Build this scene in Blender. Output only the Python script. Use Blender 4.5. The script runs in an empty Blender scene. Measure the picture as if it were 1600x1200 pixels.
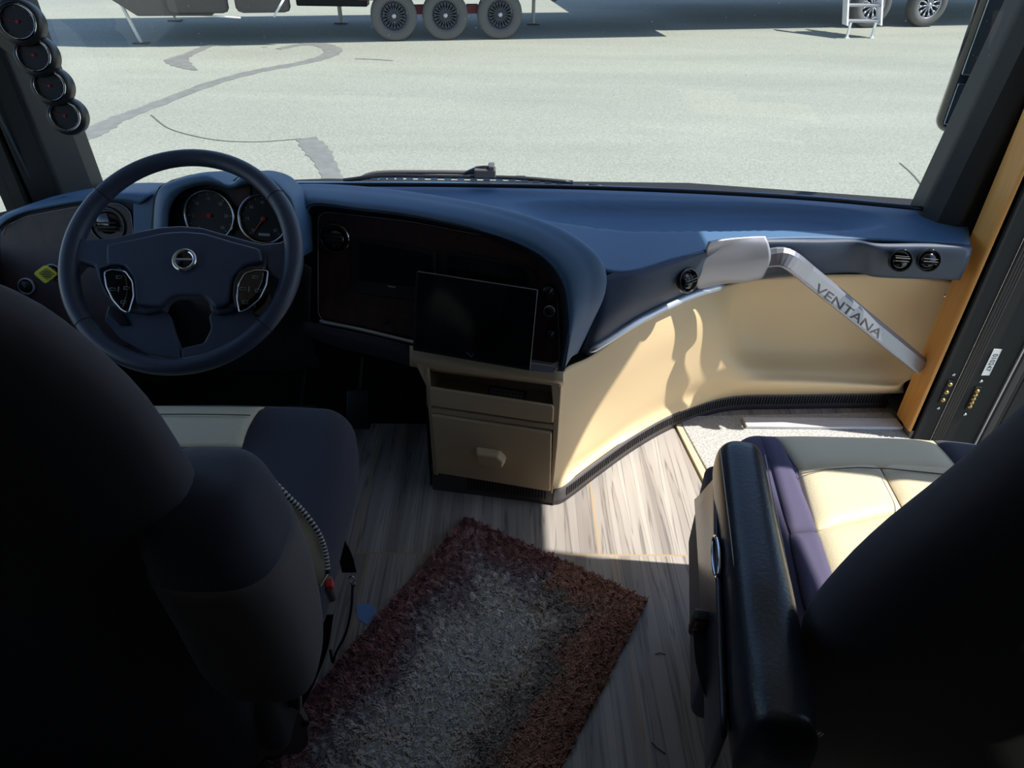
import bpy, bmesh, math, random
from mathutils import Vector, Matrix, noise
random.seed(7)
SC = bpy.context.scene
COL = SC.collection
PI = math.pi

# ------------------------------------------------------------------ camera
F = 1109.0; TH = math.radians(35.6); YAW = math.radians(-0.6); RO = math.radians(0.9)
CAM = Vector((0, 0, 1.5))
Rz = Matrix.Rotation(YAW, 3, 'Z')
FW = Rz @ Vector((0, math.cos(TH), -math.sin(TH)))
_u = Rz @ Vector((0, math.sin(TH), math.cos(TH))); _r = Rz @ Vector((1, 0, 0))
UP = _u*math.cos(RO) - _r*math.sin(RO); RT = _r*math.cos(RO) + _u*math.sin(RO)
cd = bpy.data.cameras.new('camera'); cam = bpy.data.objects.new('camera', cd); COL.objects.link(cam)
m = Matrix((RT, UP, -FW)).transposed().to_4x4(); m.translation = CAM
cam.matrix_world = m
cd.sensor_width = 36; cd.lens = 36*F/1600; cd.clip_start = .02; cd.clip_end = 400
SC.camera = cam

# ------------------------------------------------------------------ light
SUNV = Vector((.62, -.10, 1.0)).normalized()
w = bpy.data.worlds.new('world'); SC.world = w; w.use_nodes = True
nt = w.node_tree; bg = nt.nodes['Background']
sky = nt.nodes.new('ShaderNodeTexSky'); sky.sky_type = 'NISHITA'; sky.sun_disc = False
sky.sun_elevation = math.asin(SUNV.z); sky.sun_rotation = math.atan2(SUNV.x, SUNV.y)
sky.altitude = 600; sky.air_density = 1.0; sky.dust_density = .6; sky.ozone_density = 1.5
nt.links.new(sky.outputs[0], bg.inputs[0]); bg.inputs[1].default_value = .16
sd = bpy.data.lights.new('sun', 'SUN'); sd.energy = 4.6; sd.angle = math.radians(.55); sd.color = (1, .95, .87)
so = bpy.data.objects.new('sun', sd); COL.objects.link(so)
so.rotation_euler = (-SUNV).to_track_quat('-Z', 'Y').to_euler(); so.location = (8, -1, 12)
SC.view_settings.view_transform = 'Standard'; SC.view_settings.look = 'None'
SC.view_settings.exposure = 0.72; SC.view_settings.gamma = 1; SC.view_settings.use_curve_mapping = False

# ------------------------------------------------------------------ helpers
def ray(px, py): return FW + RT*((px-800)/F) - UP*((py-600)/F)
def P(px, py, x=None, y=None, z=None):
    r = ray(px, py)
    t = (z-CAM.z)/r.z if z is not None else (y/r.y if y is not None else x/r.x)
    return CAM + r*t
class Plane:
    def __init__(s, a, b, c):            # a origin, b to the right, c up
        s.o = a; s.u = (b-a).normalized(); n = (b-a).cross(c-a).normalized()
        if n.dot(CAM-a) < 0: n = -n
        s.n = n; s.v = n.cross(s.u).normalized()
        if s.v.z < 0: s.v = -s.v
    def hit(s, px, py, off=0):
        r = ray(px, py); o = s.o + s.n*off
        return CAM + r*((o-CAM).dot(s.n)/r.dot(s.n))
    def rad(s, px, py, rp): return rp*(s.hit(px, py)-CAM).dot(FW)/F
def lin(c):
    c = [v/255 for v in c]
    return tuple((v/12.92 if v <= .04045 else ((v+.055)/1.055)**2.4) for v in c)+(1,)
def node(nt, t, **k):
    n = nt.nodes.new(t)
    for a, b in k.items():
        if a.startswith('i_'): n.inputs[a[2:].replace('_', ' ')].default_value = b
        else: setattr(n, a, b)
    return n
def mat(name, col, rough=.5, metal=0, bump=0, bscale=400, var=0, vscale=6, coat=0, spec=.5, emit=None, stretch=None, sheen=0):
    m = bpy.data.materials.new(name); m.use_nodes = True; nt = m.node_tree; b = nt.nodes['Principled BSDF']
    c = lin(col)
    b.inputs['Base Color'].default_value = c; b.inputs['Roughness'].default_value = rough
    b.inputs['Metallic'].default_value = metal; b.inputs['Coat Weight'].default_value = coat
    b.inputs['Specular IOR Level'].default_value = spec; b.inputs['Sheen Weight'].default_value = sheen
    if emit: b.inputs['Emission Color'].default_value = lin(col); b.inputs['Emission Strength'].default_value = emit
    tc = node(nt, 'ShaderNodeTexCoord'); mp = node(nt, 'ShaderNodeMapping')
    nt.links.new(tc.outputs['Object'], mp.inputs[0])
    if stretch: mp.inputs['Scale'].default_value = stretch
    if var:
        n = node(nt, 'ShaderNodeTexNoise', i_Scale=vscale, i_Detail=5.0); nt.links.new(mp.outputs[0], n.inputs['Vector'])
        r = node(nt, 'ShaderNodeValToRGB'); r.color_ramp.elements[0].position = .3; r.color_ramp.elements[1].position = .7
        r.color_ramp.elements[0].color = tuple(v*(1-var) for v in c[:3])+(1,); r.color_ramp.elements[1].color = tuple(min(1, v*(1+var)) for v in c[:3])+(1,)
        nt.links.new(n.outputs['Fac'], r.inputs[0]); nt.links.new(r.outputs[0], b.inputs['Base Color'])
    if bump:
        n = node(nt, 'ShaderNodeTexNoise', i_Scale=bscale, i_Detail=3.0); nt.links.new(mp.outputs[0], n.inputs['Vector'])
        bp = node(nt, 'ShaderNodeBump', i_Strength=bump, i_Distance=.002)
        nt.links.new(n.outputs['Fac'], bp.inputs['Height']); nt.links.new(bp.outputs[0], b.inputs['Normal'])
    return m

def finish(o, parent, smooth, bevel=0, solid=0, sub=0):
    COL.objects.link(o)
    if parent is not None:
        o.parent = parent; o.matrix_parent_inverse = parent.matrix_basis.inverted()
    if smooth:
        o.data.polygons.foreach_set('use_smooth', [True]*len(o.data.polygons))
    if solid:
        md = o.modifiers.new('solid', 'SOLIDIFY'); md.thickness = solid; md.offset = -1
    if bevel:
        md = o.modifiers.new('bevel', 'BEVEL'); md.width = bevel; md.segments = 3; md.limit_method = 'ANGLE'; md.angle_limit = .6
        md.harden_normals = False
    if sub:
        md = o.modifiers.new('sub', 'SUBSURF'); md.levels = sub; md.render_levels = sub
    return o
def mesh(name, vs, fs, m, parent=None, smooth=False, **k):
    me = bpy.data.meshes.new(name); me.from_pydata([tuple(v) for v in vs], [], fs); me.validate()
    bm = bmesh.new(); bm.from_mesh(me); bmesh.ops.recalc_face_normals(bm, faces=bm.faces[:])
    bm.to_mesh(me); bm.free()
    for x in (m if isinstance(m, list) else [m]): me.materials.append(x)
    return finish(bpy.data.objects.new(name, me), parent, smooth, **k)
def tag(o, label, cat=None, group=None, kind=None):
    if label: o['label'] = label
    if cat: o['category'] = cat
    if group: o['group'] = group
    if kind: o['kind'] = kind
    return o
def empty(name, loc, label=None, cat=None, rz=0, group=None):
    o = bpy.data.objects.new(name, None); o.empty_display_size = .05; COL.objects.link(o)
    o.matrix_basis = Matrix.Translation(Vector(loc)) @ Matrix.Rotation(rz, 4, 'Z')
    return tag(o, label, cat, group)
class MB:
    def __init__(s): s.v = []; s.f = []
    def add(s, vs, fs):
        n = len(s.v); s.v += [Vector(v) for v in vs]; s.f += [tuple(i+n for i in f) for f in fs]; return s
    def box(s, a, b, M=None):
        x0, y0, z0 = a; x1, y1, z1 = b
        vs = [Vector(v) for v in ((x0,y0,z0),(x1,y0,z0),(x1,y1,z0),(x0,y1,z0),(x0,y0,z1),(x1,y0,z1),(x1,y1,z1),(x0,y1,z1))]
        if M is not None: vs = [M @ v for v in vs]
        return s.add(vs, [(0,3,2,1),(4,5,6,7),(0,1,5,4),(1,2,6,5),(2,3,7,6),(3,0,4,7)])
    def prism(s, poly, ext):             # poly: 3D points, ext: vector
        n = len(poly); ext = Vector(ext)
        vs = [Vector(p) for p in poly]+[Vector(p)+ext for p in poly]
        return s.add(vs, [tuple(range(n))[::-1], tuple(range(n, 2*n))]+[(i, (i+1) % n, (i+1) % n+n, i+n) for i in range(n)])
    def tube(s, pts, r, seg=8, cap=True):
        pts = [Vector(p) for p in pts]; rs = r if isinstance(r, (list, tuple)) else [r]*len(pts)
        n0 = None; vs = []
        for i, p in enumerate(pts):
            t = (pts[min(i+1, len(pts)-1)]-pts[max(i-1, 0)]).normalized()
            if n0 is None:
                n0 = t.orthogonal().normalized()
            n0 = (n0-t*n0.dot(t)).normalized(); b = t.cross(n0)
            vs += [p+(n0*math.cos(2*PI*k/seg)+b*math.sin(2*PI*k/seg))*rs[i] for k in range(seg)]
        fs = [(i*seg+k, i*seg+(k+1) % seg, (i+1)*seg+(k+1) % seg, (i+1)*seg+k) for i in range(len(pts)-1) for k in range(seg)]
        if cap: fs += [tuple(range(seg))[::-1], tuple(range((len(pts)-1)*seg, len(pts)*seg))]
        return s.add(vs, fs)
    def lathe(s, c, ax, prof, seg=40, sq=None):
        c = Vector(c); ax = Vector(ax).normalized(); a = ax.orthogonal().normalized(); b = ax.cross(a)
        n = len(prof); vs = []
        for r, h in prof:
            vs += [c+ax*h+(a*math.cos(2*PI*k/seg)+b*math.sin(2*PI*k/seg))*max(r, 1e-5) for k in range(seg)]
        return s.add(vs, [(i*seg+k, i*seg+(k+1) % seg, (i+1)*seg+(k+1) % seg, (i+1)*seg+k) for i in range(n-1) for k in range(seg)])
    def build(s, name, m, parent=None, smooth=False, **k): return mesh(name, s.v, s.f, m, parent, smooth, **k)
def cr(p, t):                            # Catmull-Rom through list p, t in [0, n-1]
    n = len(p); i = min(int(t), n-2); f = t-i
    a = p[i-1] if i > 0 else p[i]*2-p[i+1]; b = p[i]; c = p[i+1]; d = p[i+2] if i+2 < n else p[i+1]*2-p[i]
    return .5*((2*b)+(c-a)*f+(2*a-5*b+4*c-d)*f*f+(3*b-a-3*c+d)*f*f*f)
def spline(p, n):
    p = [Vector(q) for q in p]; return [cr(p, (len(p)-1)*i/(n-1)) for i in range(n)]
def gs(name, rows, m, parent=None, nu=8, nv=8, solid=.006, smooth=True, disp=None):
    rows = [[Vector(q) for q in r] for r in rows]
    nc = (len(rows[0])-1)*nu+1; nr = (len(rows)-1)*nv+1
    fine = [spline(r, nc) for r in rows]
    vs = []
    for j in range(nr):
        t = (len(rows)-1)*j/(nr-1)
        vs += [cr([f[i] for f in fine], t) for i in range(nc)]
    if disp: vs = [disp(v) for v in vs]
    fs = [(j*nc+i, j*nc+i+1, (j+1)*nc+i+1, (j+1)*nc+i) for j in range(nr-1) for i in range(nc-1)]
    me = bpy.data.meshes.new(name); me.from_pydata([tuple(v) for v in vs], [], fs)
    # orient normals towards the cabin
    bm = bmesh.new(); bm.from_mesh(me); bm.normal_update()
    s = sum(f.normal.dot(Vector((0, .3, 1.6))-f.calc_center_median())*f.calc_area() for f in bm.faces)
    if s < 0: bmesh.ops.reverse_faces(bm, faces=bm.faces[:])
    bm.to_mesh(me); bm.free(); me.materials.append(m)
    return finish(bpy.data.objects.new(name, me), parent, smooth, solid=solid)
def rbox(size, r, k=6, arc=4, warp=None, M=None):
    h = Vector(size)/2; r = min(r, min(h)*.999)
    def ts(hh):
        a = [-hh+r*(1-math.cos(PI/2*i/arc)) if False else -hh+r*i/arc for i in range(arc)]
        a += [-(hh-r)+2*(hh-r)*i/k for i in range(k+1)]
        return a+[-v for v in a[:arc]][::-1]
    X, Y, Z = ts(h.x), ts(h.y), ts(h.z); idx = {}; vs = []; fs = []
    def vid(x, y, z):
        key = (round(x, 5), round(y, 5), round(z, 5))
        if key not in idx:
            p = Vector((x, y, z)); q = Vector([max(-(h[i]-r), min(h[i]-r, p[i])) for i in range(3)])
            d = p-q
            if d.length > 1e-9:
                d = Vector([math.tan(PI/4*c/r)*r for c in d]) if False else d
                d = d.normalized()*r
            p = q+d
            if warp: p = Vector(warp(p))
            if M is not None: p = M @ p
            idx[key] = len(vs); vs.append(p)
        return idx[key]
    for A, B, f in ((X, Y, lambda a, b, s: (a, b, s*h.z)), (X, Z, lambda a, b, s: (a, s*h.y, b)), (Y, Z, lambda a, b, s: (s*h.x, a, b))):
        for s in (-1, 1):
            for i in range(len(A)-1):
                for j in range(len(B)-1):
                    fs.append(tuple(vid(*f(a, b, s)) for a, b in ((A[i], B[j]), (A[i+1], B[j]), (A[i+1], B[j+1]), (A[i], B[j+1]))))
    return vs, fs
def T(x, y, z, rz=0, rx=0, ry=0): return Matrix.Translation((x, y, z)) @ Matrix.Rotation(rz, 4, 'Z') @ Matrix.Rotation(rx, 4, 'X') @ Matrix.Rotation(ry, 4, 'Y')
def slab(name, pl, pix, m, parent, off=0, thick=.005, bevel=.002, smooth=False):   # outline on a plane, grown towards the cabin
    pts = [pl.hit(x, y, off) for x, y in pix]
    return MB().prism(pts, pl.n*thick).build(name, m, parent, smooth, bevel=bevel)
def roundpoly(pix, r, n=5):
    out = []; N = len(pix)
    for i in range(N):
        p = Vector(pix[i]); a = Vector(pix[i-1])-p; b = Vector(pix[(i+1) % N])-p
        ra = min(r, a.length*.45, b.length*.45); s = p+a.normalized()*ra; e = p+b.normalized()*ra
        for k in range(n+1):
            t = k/n; q = s*(1-t)**2+p*2*t*(1-t)+e*t*t; out.append((q.x, q.y))
    return out
def frame(o, x, n):                      # matrix with x axis, z normal
    x = x.normalized(); n = (n-x*n.dot(x)).normalized(); y = n.cross(x)
    M = Matrix((x, y, n)).transposed().to_4x4(); M.translation = o; return M
def text(name, s, size, M, m, parent, ext=.0006, sx=1.0, shear=0):
    c = bpy.data.curves.new(name, 'FONT'); c.body = s; c.size = size; c.extrude = ext; c.align_x = 'CENTER'; c.align_y = 'CENTER'; c.shear = shear
    t = bpy.data.objects.new(name, c); COL.objects.link(t)
    dg = bpy.context.evaluated_depsgraph_get(); me = bpy.data.meshes.new_from_object(t.evaluated_get(dg))
    bpy.data.objects.remove(t); me.transform(Matrix.Diagonal((sx, 1, 1, 1))); me.transform(M)
    me.materials.clear(); me.materials.append(m)
    return finish(bpy.data.objects.new(name, me), parent, False)

# ------------------------------------------------------------------ materials
VINYL = mat('dash_vinyl_sky_tint', (70, 102, 134), .5, bump=.25, bscale=900)  # dark grey vinyl with the blue sky reflection mixed into its base colour
FASC = mat('fascia_vinyl_shaded', (54, 68, 88), .5, bump=.25, bscale=900)  # darker copy of the dash vinyl, its shade put into the colour
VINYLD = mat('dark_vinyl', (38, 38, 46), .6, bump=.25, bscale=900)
BEIGE = mat('beige_vinyl', (232, 206, 162), .5, bump=.12, bscale=500)
TAUPE = mat('taupe_plastic', (206, 182, 146), .55, bump=.12, bscale=700)
BLACK = mat('black_plastic', (20, 20, 23), .4)
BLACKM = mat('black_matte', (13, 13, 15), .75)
GLOSS = mat('gloss_black', (12, 12, 14), .12, coat=.5)
SCREEN = mat('screen_glass', (9, 11, 16), .12)
SILVER = mat('satin_silver', (196, 198, 204), .34, metal=.75)
SILVERP = mat('silver_paint', (170, 172, 180), .42, metal=.5, bump=.2, bscale=1500)
CHROME = mat('chrome', (225, 225, 228), .1, metal=1)
GREYV = mat('grey_vent', (84, 80, 82), .55)
SLOT = mat('slot_dark', (8, 8, 9), .9)
NAVYF = mat('navy_seat_fabric', (36, 38, 56), .92, bump=.5, bscale=1800, sheen=.2)
PURF = mat('purple_grey_fabric', (94, 88, 116), .92, bump=.5, bscale=1800)
COVERF = mat('grey_brown_cover', (90, 84, 85), .95, bump=.4, bscale=1500)
BACKF = mat('dark_grey_fabric', (66, 64, 72), .95, bump=.4, bscale=1500)
CREAM = mat('cream_leather', (224, 208, 174), .5, bump=.3, bscale=350)
LEATH = mat('black_leather', (34, 37, 46), .30, bump=.25, bscale=160)
WHEELL = mat('wheel_leather', (48, 58, 80), .42, bump=.2, bscale=700)
THREAD = mat('pale_thread', (190, 185, 175), .8)
DTHREAD = mat('brown_thread', (90, 66, 44), .8)
RED = mat('red_button', (170, 18, 22), .35)
YEL = mat('yellow_plastic', (222, 212, 40), .5)
YELD = mat('dark_yellow', (150, 138, 24), .6)
NEED = mat('needle_red', (150, 30, 22), .5)
PRINT = mat('pale_print', (150, 155, 160), .6)
BRASS = mat('brass', (178, 150, 90), .35, metal=.8)
RUBBER = mat('grey_rubber', (58, 54, 54), .8)
WHITE = mat('white_label', (225, 225, 222), .6)
def wood_mat(name, a, b, sc, rough, coat=0, d=4, axis=(1, 1, .06)):
    m = mat(name, a, rough, coat=coat); nt = m.node_tree; bs = nt.nodes['Principled BSDF']
    mp = [n for n in nt.nodes if n.type == 'MAPPING'][0]; mp.inputs['Scale'].default_value = axis
    n = node(nt, 'ShaderNodeTexNoise', i_Scale=sc, i_Detail=d, i_Distortion=.8); nt.links.new(mp.outputs[0], n.inputs['Vector'])
    r = node(nt, 'ShaderNodeValToRGB'); r.color_ramp.elements[0].position = .35; r.color_ramp.elements[1].position = .68
    r.color_ramp.elements[0].color = lin(a); r.color_ramp.elements[1].color = lin(b)
    nt.links.new(n.outputs['Fac'], r.inputs[0]); nt.links.new(r.outputs[0], bs.inputs['Base Color']); return m
MAPLE = wood_mat('maple_wood', (204, 140, 66), (232, 172, 96), 18, .4, .2)
BURL = wood_mat('burl_veneer', (44, 24, 19), (66, 37, 28), 26, .45, .0, axis=(1, 1, .5))

def floor_mat():
    m = mat('wood_look_tile', (150, 140, 130), .38); nt = m.node_tree; b = nt.nodes['Principled BSDF']
    tc = [n for n in nt.nodes if n.type == 'TEX_COORD'][0]
    sep = node(nt, 'ShaderNodeSeparateXYZ'); nt.links.new(tc.outputs['Object'], sep.inputs[0])
    def M(op, a, bb=None, c=None):
        n = node(nt, 'ShaderNodeMath', operation=op)
        for i, v in enumerate((a, bb, c)):
            if v is None: continue
            if isinstance(v, (int, float)): n.inputs[i].default_value = v
            else: nt.links.new(v, n.inputs[i])
        return n.outputs[0]
    row = M('FLOOR', M('DIVIDE', M('SUBTRACT', sep.outputs[1], 1.30), 1.2))
    xs = M('DIVIDE', M('SUBTRACT', M('SUBTRACT', sep.outputs[0], .26), M('MULTIPLY', row, -.04)), .335)
    colm = M('FLOOR', xs)
    fx = M('FRACT', xs); fy = M('FRACT', M('DIVIDE', M('SUBTRACT', sep.outputs[1], 1.30), 1.2))
    # veins along Y, offset per tile
    cmb = node(nt, 'ShaderNodeCombineXYZ')
    off = M('FRACT', M('MULTIPLY', M('SINE', M('ADD', M('MULTIPLY', colm, 12.9), M('MULTIPLY', row, 78.2))), 437.5))
    nt.links.new(M('ADD', M('MULTIPLY', sep.outputs[0], 26), M('MULTIPLY', off, 40)), cmb.inputs[0])
    nt.links.new(M('ADD', M('MULTIPLY', sep.outputs[1], .75), M('MULTIPLY', off, 9)), cmb.inputs[1])
    n = node(nt, 'ShaderNodeTexNoise', i_Scale=1.0, i_Detail=4.0, i_Roughness=.45, i_Distortion=.25); nt.links.new(cmb.outputs[0], n.inputs['Vector'])
    # contour lines of the noise make the thin dark veins
    lines = M('ABSOLUTE', M('SUBTRACT', M('FRACT', M('MULTIPLY', n.outputs['Fac'], 9.0)), .5))
    r1 = node(nt, 'ShaderNodeValToRGB'); e = r1.color_ramp.elements
    e[0].position = .3; e[0].color = lin((134, 128, 124)); e[1].position = .65; e[1].color = lin((178, 172, 166))
    nt.links.new(n.outputs['Fac'], r1.inputs[0])
    r2 = node(nt, 'ShaderNodeValToRGB'); e = r2.color_ramp.elements
    e[0].position = .0; e[0].color = (.46, .45, .45, 1); e[1].position = .15; e[1].color = (1, 1, 1, 1)
    nt.links.new(lines, r2.inputs[0])
    mx = node(nt, 'ShaderNodeMix', data_type='RGBA', blend_type='MULTIPLY'); mx.inputs['Factor'].default_value = .85
    nt.links.new(r1.outputs[0], mx.inputs[6]); nt.links.new(r2.outputs[0], mx.inputs[7])
    # grout: every second column seam and the row seams
    x2 = M('FRACT', M('MULTIPLY', xs, .5))
    gx = M('LESS_THAN', M('MINIMUM', x2, M('SUBTRACT', 1, x2)), .0045)
    gy = M('LESS_THAN', M('MINIMUM', fy, M('SUBTRACT', 1, fy)), .0022)
    g = M('MAXIMUM', gx, gy)
    mg = node(nt, 'ShaderNodeMix', data_type='RGBA'); nt.links.new(g, mg.inputs[0]); nt.links.new(mx.outputs[2], mg.inputs[6])
    mg.inputs[7].default_value = lin((172, 150, 118)); nt.links.new(mg.outputs[2], b.inputs['Base Color'])
    bp = node(nt, 'ShaderNodeBump', i_Strength=.3, i_Distance=.002, invert=True); nt.links.new(g, bp.inputs['Height']); nt.links.new(bp.outputs[0], b.inputs['Normal'])
    return m
TILE = floor_mat()
def asphalt():
    m = mat('asphalt', (150, 150, 142), .9); nt = m.node_tree; b = nt.nodes['Principled BSDF']
    tc = [n for n in nt.nodes if n.type == 'TEX_COORD'][0]
    n1 = node(nt, 'ShaderNodeTexNoise', i_Scale=45.0, i_Detail=6.0, i_Roughness=.8); nt.links.new(tc.outputs['Object'], n1.inputs['Vector'])
    mp = node(nt, 'ShaderNodeMapping'); mp.inputs['Scale'].default_value = (.25, 1.3, 1); nt.links.new(tc.outputs['Object'], mp.inputs[0])
    n2 = node(nt, 'ShaderNodeTexNoise', i_Scale=.9, i_Detail=5.0, i_Distortion=.5); nt.links.new(mp.outputs[0], n2.inputs['Vector'])
    r1 = node(nt, 'ShaderNodeValToRGB'); e = r1.color_ramp.elements
    e[0].position = .3; e[0].color = lin((110, 114, 104)); e[1].position = .68; e[1].color = lin((168, 172, 158))
    nt.links.new(n1.outputs['Fac'], r1.inputs[0])
    r2 = node(nt, 'ShaderNodeValToRGB'); e = r2.color_ramp.elements
    e[0].position = .3; e[0].color = (.84, .84, .84, 1); e[1].position = .7; e[1].color = (1.0, 1.0, .99, 1)
    nt.links.new(n2.outputs['Fac'], r2.inputs[0])
    mx = node(nt, 'ShaderNodeMix', data_type='RGBA', blend_type='MULTIPLY'); mx.inputs['Factor'].default_value = 1
    nt.links.new(r1.outputs[0], mx.inputs[6]); nt.links.new(r2.outputs[0], mx.inputs[7]); nt.links.new(mx.outputs[2], b.inputs['Base Color'])
    return m
ASPH = asphalt()
TAR = mat('tar_seal', (112, 114, 110), .8, var=.15, vscale=8)
CRACK = mat('crack_line', (92, 92, 86), .9)
def glass(name, dirt):
    m = bpy.data.materials.new(name); m.use_nodes = True; nt = m.node_tree; nt.nodes.remove(nt.nodes['Principled BSDF'])
    out = nt.nodes['Material Output']; tr = node(nt, 'ShaderNodeBsdfTransparent'); tr.inputs[0].default_value = (.95, .965, .96, 1)
    gl = node(nt, 'ShaderNodeBsdfGlossy'); gl.inputs['Roughness'].default_value = .02
    mx = node(nt, 'ShaderNodeMixShader'); mx.inputs[0].default_value = .045
    nt.links.new(tr.outputs[0], mx.inputs[1]); nt.links.new(gl.outputs[0], mx.inputs[2])
    last = mx
    if dirt:
        df = node(nt, 'ShaderNodeBsdfDiffuse'); df.inputs[0].default_value = (.8, .82, .85, 1)
        tl = node(nt, 'ShaderNodeBsdfTranslucent'); tl.inputs[0].default_value = (.8, .82, .85, 1)
        ad = node(nt, 'ShaderNodeMixShader'); nt.links.new(df.outputs[0], ad.inputs[1]); nt.links.new(tl.outputs[0], ad.inputs[2])
        tc = node(nt, 'ShaderNodeTexCoord'); v = node(nt, 'ShaderNodeTexVoronoi', i_Scale=110.0)
        nt.links.new(tc.outputs['Object'], v.inputs['Vector'])
        ns = node(nt, 'ShaderNodeTexNoise', i_Scale=5.0); nt.links.new(tc.outputs['Object'], ns.inputs['Vector'])
        ml = node(nt, 'ShaderNodeMath', operation='MULTIPLY'); ml.inputs[1].default_value = .2
        pw = node(nt, 'ShaderNodeMath', operation='POWER'); pw.inputs[1].default_value = 2.0
        sc = node(nt, 'ShaderNodeSeparateColor'); nt.links.new(v.outputs['Color'], sc.inputs[0])
        p3 = node(nt, 'ShaderNodeMath', operation='POWER'); p3.inputs[1].default_value = 3.0; nt.links.new(sc.outputs[0], p3.inputs[0])
        nt.links.new(p3.outputs[0], pw.inputs[0]); nt.links.new(pw.outputs[0], ml.inputs[0])
        lt = node(nt, 'ShaderNodeMath', operation='LESS_THAN'); nt.links.new(v.outputs['Distance'], lt.inputs[0]); nt.links.new(ml.outputs[0], lt.inputs[1])
        f = node(nt, 'ShaderNodeMath', operation='MULTIPLY_ADD'); f.inputs[1].default_value = .32; f.inputs[2].default_value = .012
        nt.links.new(lt.outputs[0], f.inputs[0])
        m2 = node(nt, 'ShaderNodeMixShader'); nt.links.new(f.outputs[0], m2.inputs[0]); nt.links.new(mx.outputs[0], m2.inputs[1]); nt.links.new(ad.outputs[0], m2.inputs[2])
        last = m2
    nt.links.new(last.outputs[0], out.inputs[0]); return m
WGLASS = glass('windshield_glass', True); SGLASS = glass('side_glass', False)

# ================================================================== SETTING
WX = 1.33; GZ = -.85
MB().box((-1.45, -3.2, -.06), (1.36, 2.2, 0)).build('floor', TILE).__setitem__('kind', 'structure')
CEIL = mat('ceiling_vinyl', (196, 190, 178), .8)
WALLM = mat('wall_panel', (120, 112, 100), .8)
def struct(o): o['kind'] = 'structure'; return o
struct(MB().box((-1.45, -3.2, 2.15), (1.45, 2.05, 2.22)).build('ceiling', CEIL))
struct(MB().box((-1.45, -3.25, -.06), (1.45, -3.2, 2.2)).build('wall_back', WALLM))
def wall_x(name, x0, x1, y0, y1, z0, z1, holes, m):
    b = MB(); ys = sorted({y0, y1, *[h[0] for h in holes], *[h[1] for h in holes]})
    for a, c in zip(ys, ys[1:]):
        hs = sorted([(h[2], h[3]) for h in holes if h[0] <= a and h[1] >= c]); z = z0
        for h0, h1 in hs:
            if h0 > z: b.box((x0, a, z), (x1, c, h0))
            z = h1
        if z < z1: b.box((x0, a, z), (x1, c, z1))
    return struct(b.build(name, m))
# doorway, co-driver window, galley window behind / driver window
wall_x('wall_right', WX, WX+.06, -3.2, 1.85, -.06, 2.15, [(1.11, 1.80, -.06, 2.08), (.40, .955, .86, 1.90)], WALLM)
wall_x('wall_left', -1.41, -1.35, -3.2, 2.05, -.06, 2.15, [(.45, 1.91, .70, 1.9)], BLACKM)
struct(MB().box((1.335, .40, .86), (1.341, .955, 1.90)).build('window_3', SGLASS))
struct(MB().box((-1.385, .45, .70), (-1.379, 1.91, 1.9)).build('window_2', SGLASS))
# front wall below the windshield
struct(MB().prism([Vector(p) for p in ((-1.41, 2.12, -.06), (-.6, 2.24, -.06), (.6, 2.24, -.06), (1.39, 2.1, -.06), (1.39, 2.16, -.06), (.6, 2.3, -.06), (-.6, 2.3, -.06), (-1.41, 2.18, -.06))], (0, 0, .74)).build('wall_front', BLACKM))
# windshield
wsb = [P(150, 291, z=.715), P(350, 289, z=.715), P(700, 289, z=.715), P(1000, 296, z=.715), P(1250, 309, z=.715), P(1452, 327, z=.715)]
wst = [p+Vector((0, -.10, 1.43)) for p in wsb]
ws = gs('window_1', [wsb, wst], WGLASS, None, 8, 4, solid=0); struct(ws)
g = MB(); g.tube([p+Vector((0, .0, .0)) for p in spline(wsb, 40)], .007); fr = g.build('window_gasket', BLACK, ws, True)

# pillars
struct(MB().box((1.375, 1.86, -.06), (1.40, 2.16, .71)).box((1.36, 1.86, .71), (1.39, 1.99, 2.15)).build('trim_10', BLACKM))
def pillar(name, poly, z0, z1, lean, m):
    b = MB(); n = len(poly); lo = [Vector((x, y, z0)) for x, y in poly]; hi = [Vector((x+lean[0], y+lean[1], z1)) for x, y in poly]
    b.add(lo+hi, [tuple(range(n))[::-1], tuple(range(n, 2*n))]+[(i, (i+1) % n, (i+1) % n+n, i+n) for i in range(n)])
    return struct(b.build(name, m, bevel=.01))
PILL = mat('pillar_black', (34, 37, 38), .55, bump=.1, bscale=1200)
pillar('trim_1', [(1.218, 2.0), (1.245, 1.95), (1.29, 1.92), (1.35, 1.93), (1.38, 2.10), (1.235, 2.10)], .66, 2.15, (.14, -.02), PILL)
pillar('trim_2', [(-1.235, 2.06), (-1.27, 1.96), (-1.32, 1.94), (-1.345, 1.93), (-1.345, 2.12), (-1.24, 2.14)], .70, 2.15, (0, -.08), PILL)
# slider-window frame bars on the left
for k, (yy, w_) in enumerate(((1.86, .02), (1.80, .015))):
    pass
WFG = mat('window_frame_grey', (84, 90, 98), .4)
for k, (a_, b_, r_k) in enumerate((((0, 122), (86, 306), .007), ((0, 182), (64, 312), .003))):
    pa, pb = P(*a_, x=-1.325), P(*b_, x=-1.325); d_ = (pa-pb)
    struct(MB().tube([pb-d_*.1, pa+d_*2.5], r_k, 8).build('trim_%d' % (11+k), WFG, smooth=True))
# maple strip beside the doorway
struct(MB().box((1.322, 1.800, .03), (1.356, 1.896, 2.1)).build('trim_4', MAPLE, bevel=.008))
# door jamb (black, faces backwards)
JY = 1.79
jm = struct(MB().box((1.340, JY, -.35), (1.40, JY+.1, 2.08)).build('trim_5', BLACKM, bevel=.003))
s_ = MB()
for k in range(4): s_.tube([(1.404+.0085*k, JY-.002, -.35), (1.404+.0085*k, JY-.006, 2.05)], .0048)
struct(s_.build('trim_6', RUBBER, smooth=True))
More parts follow.
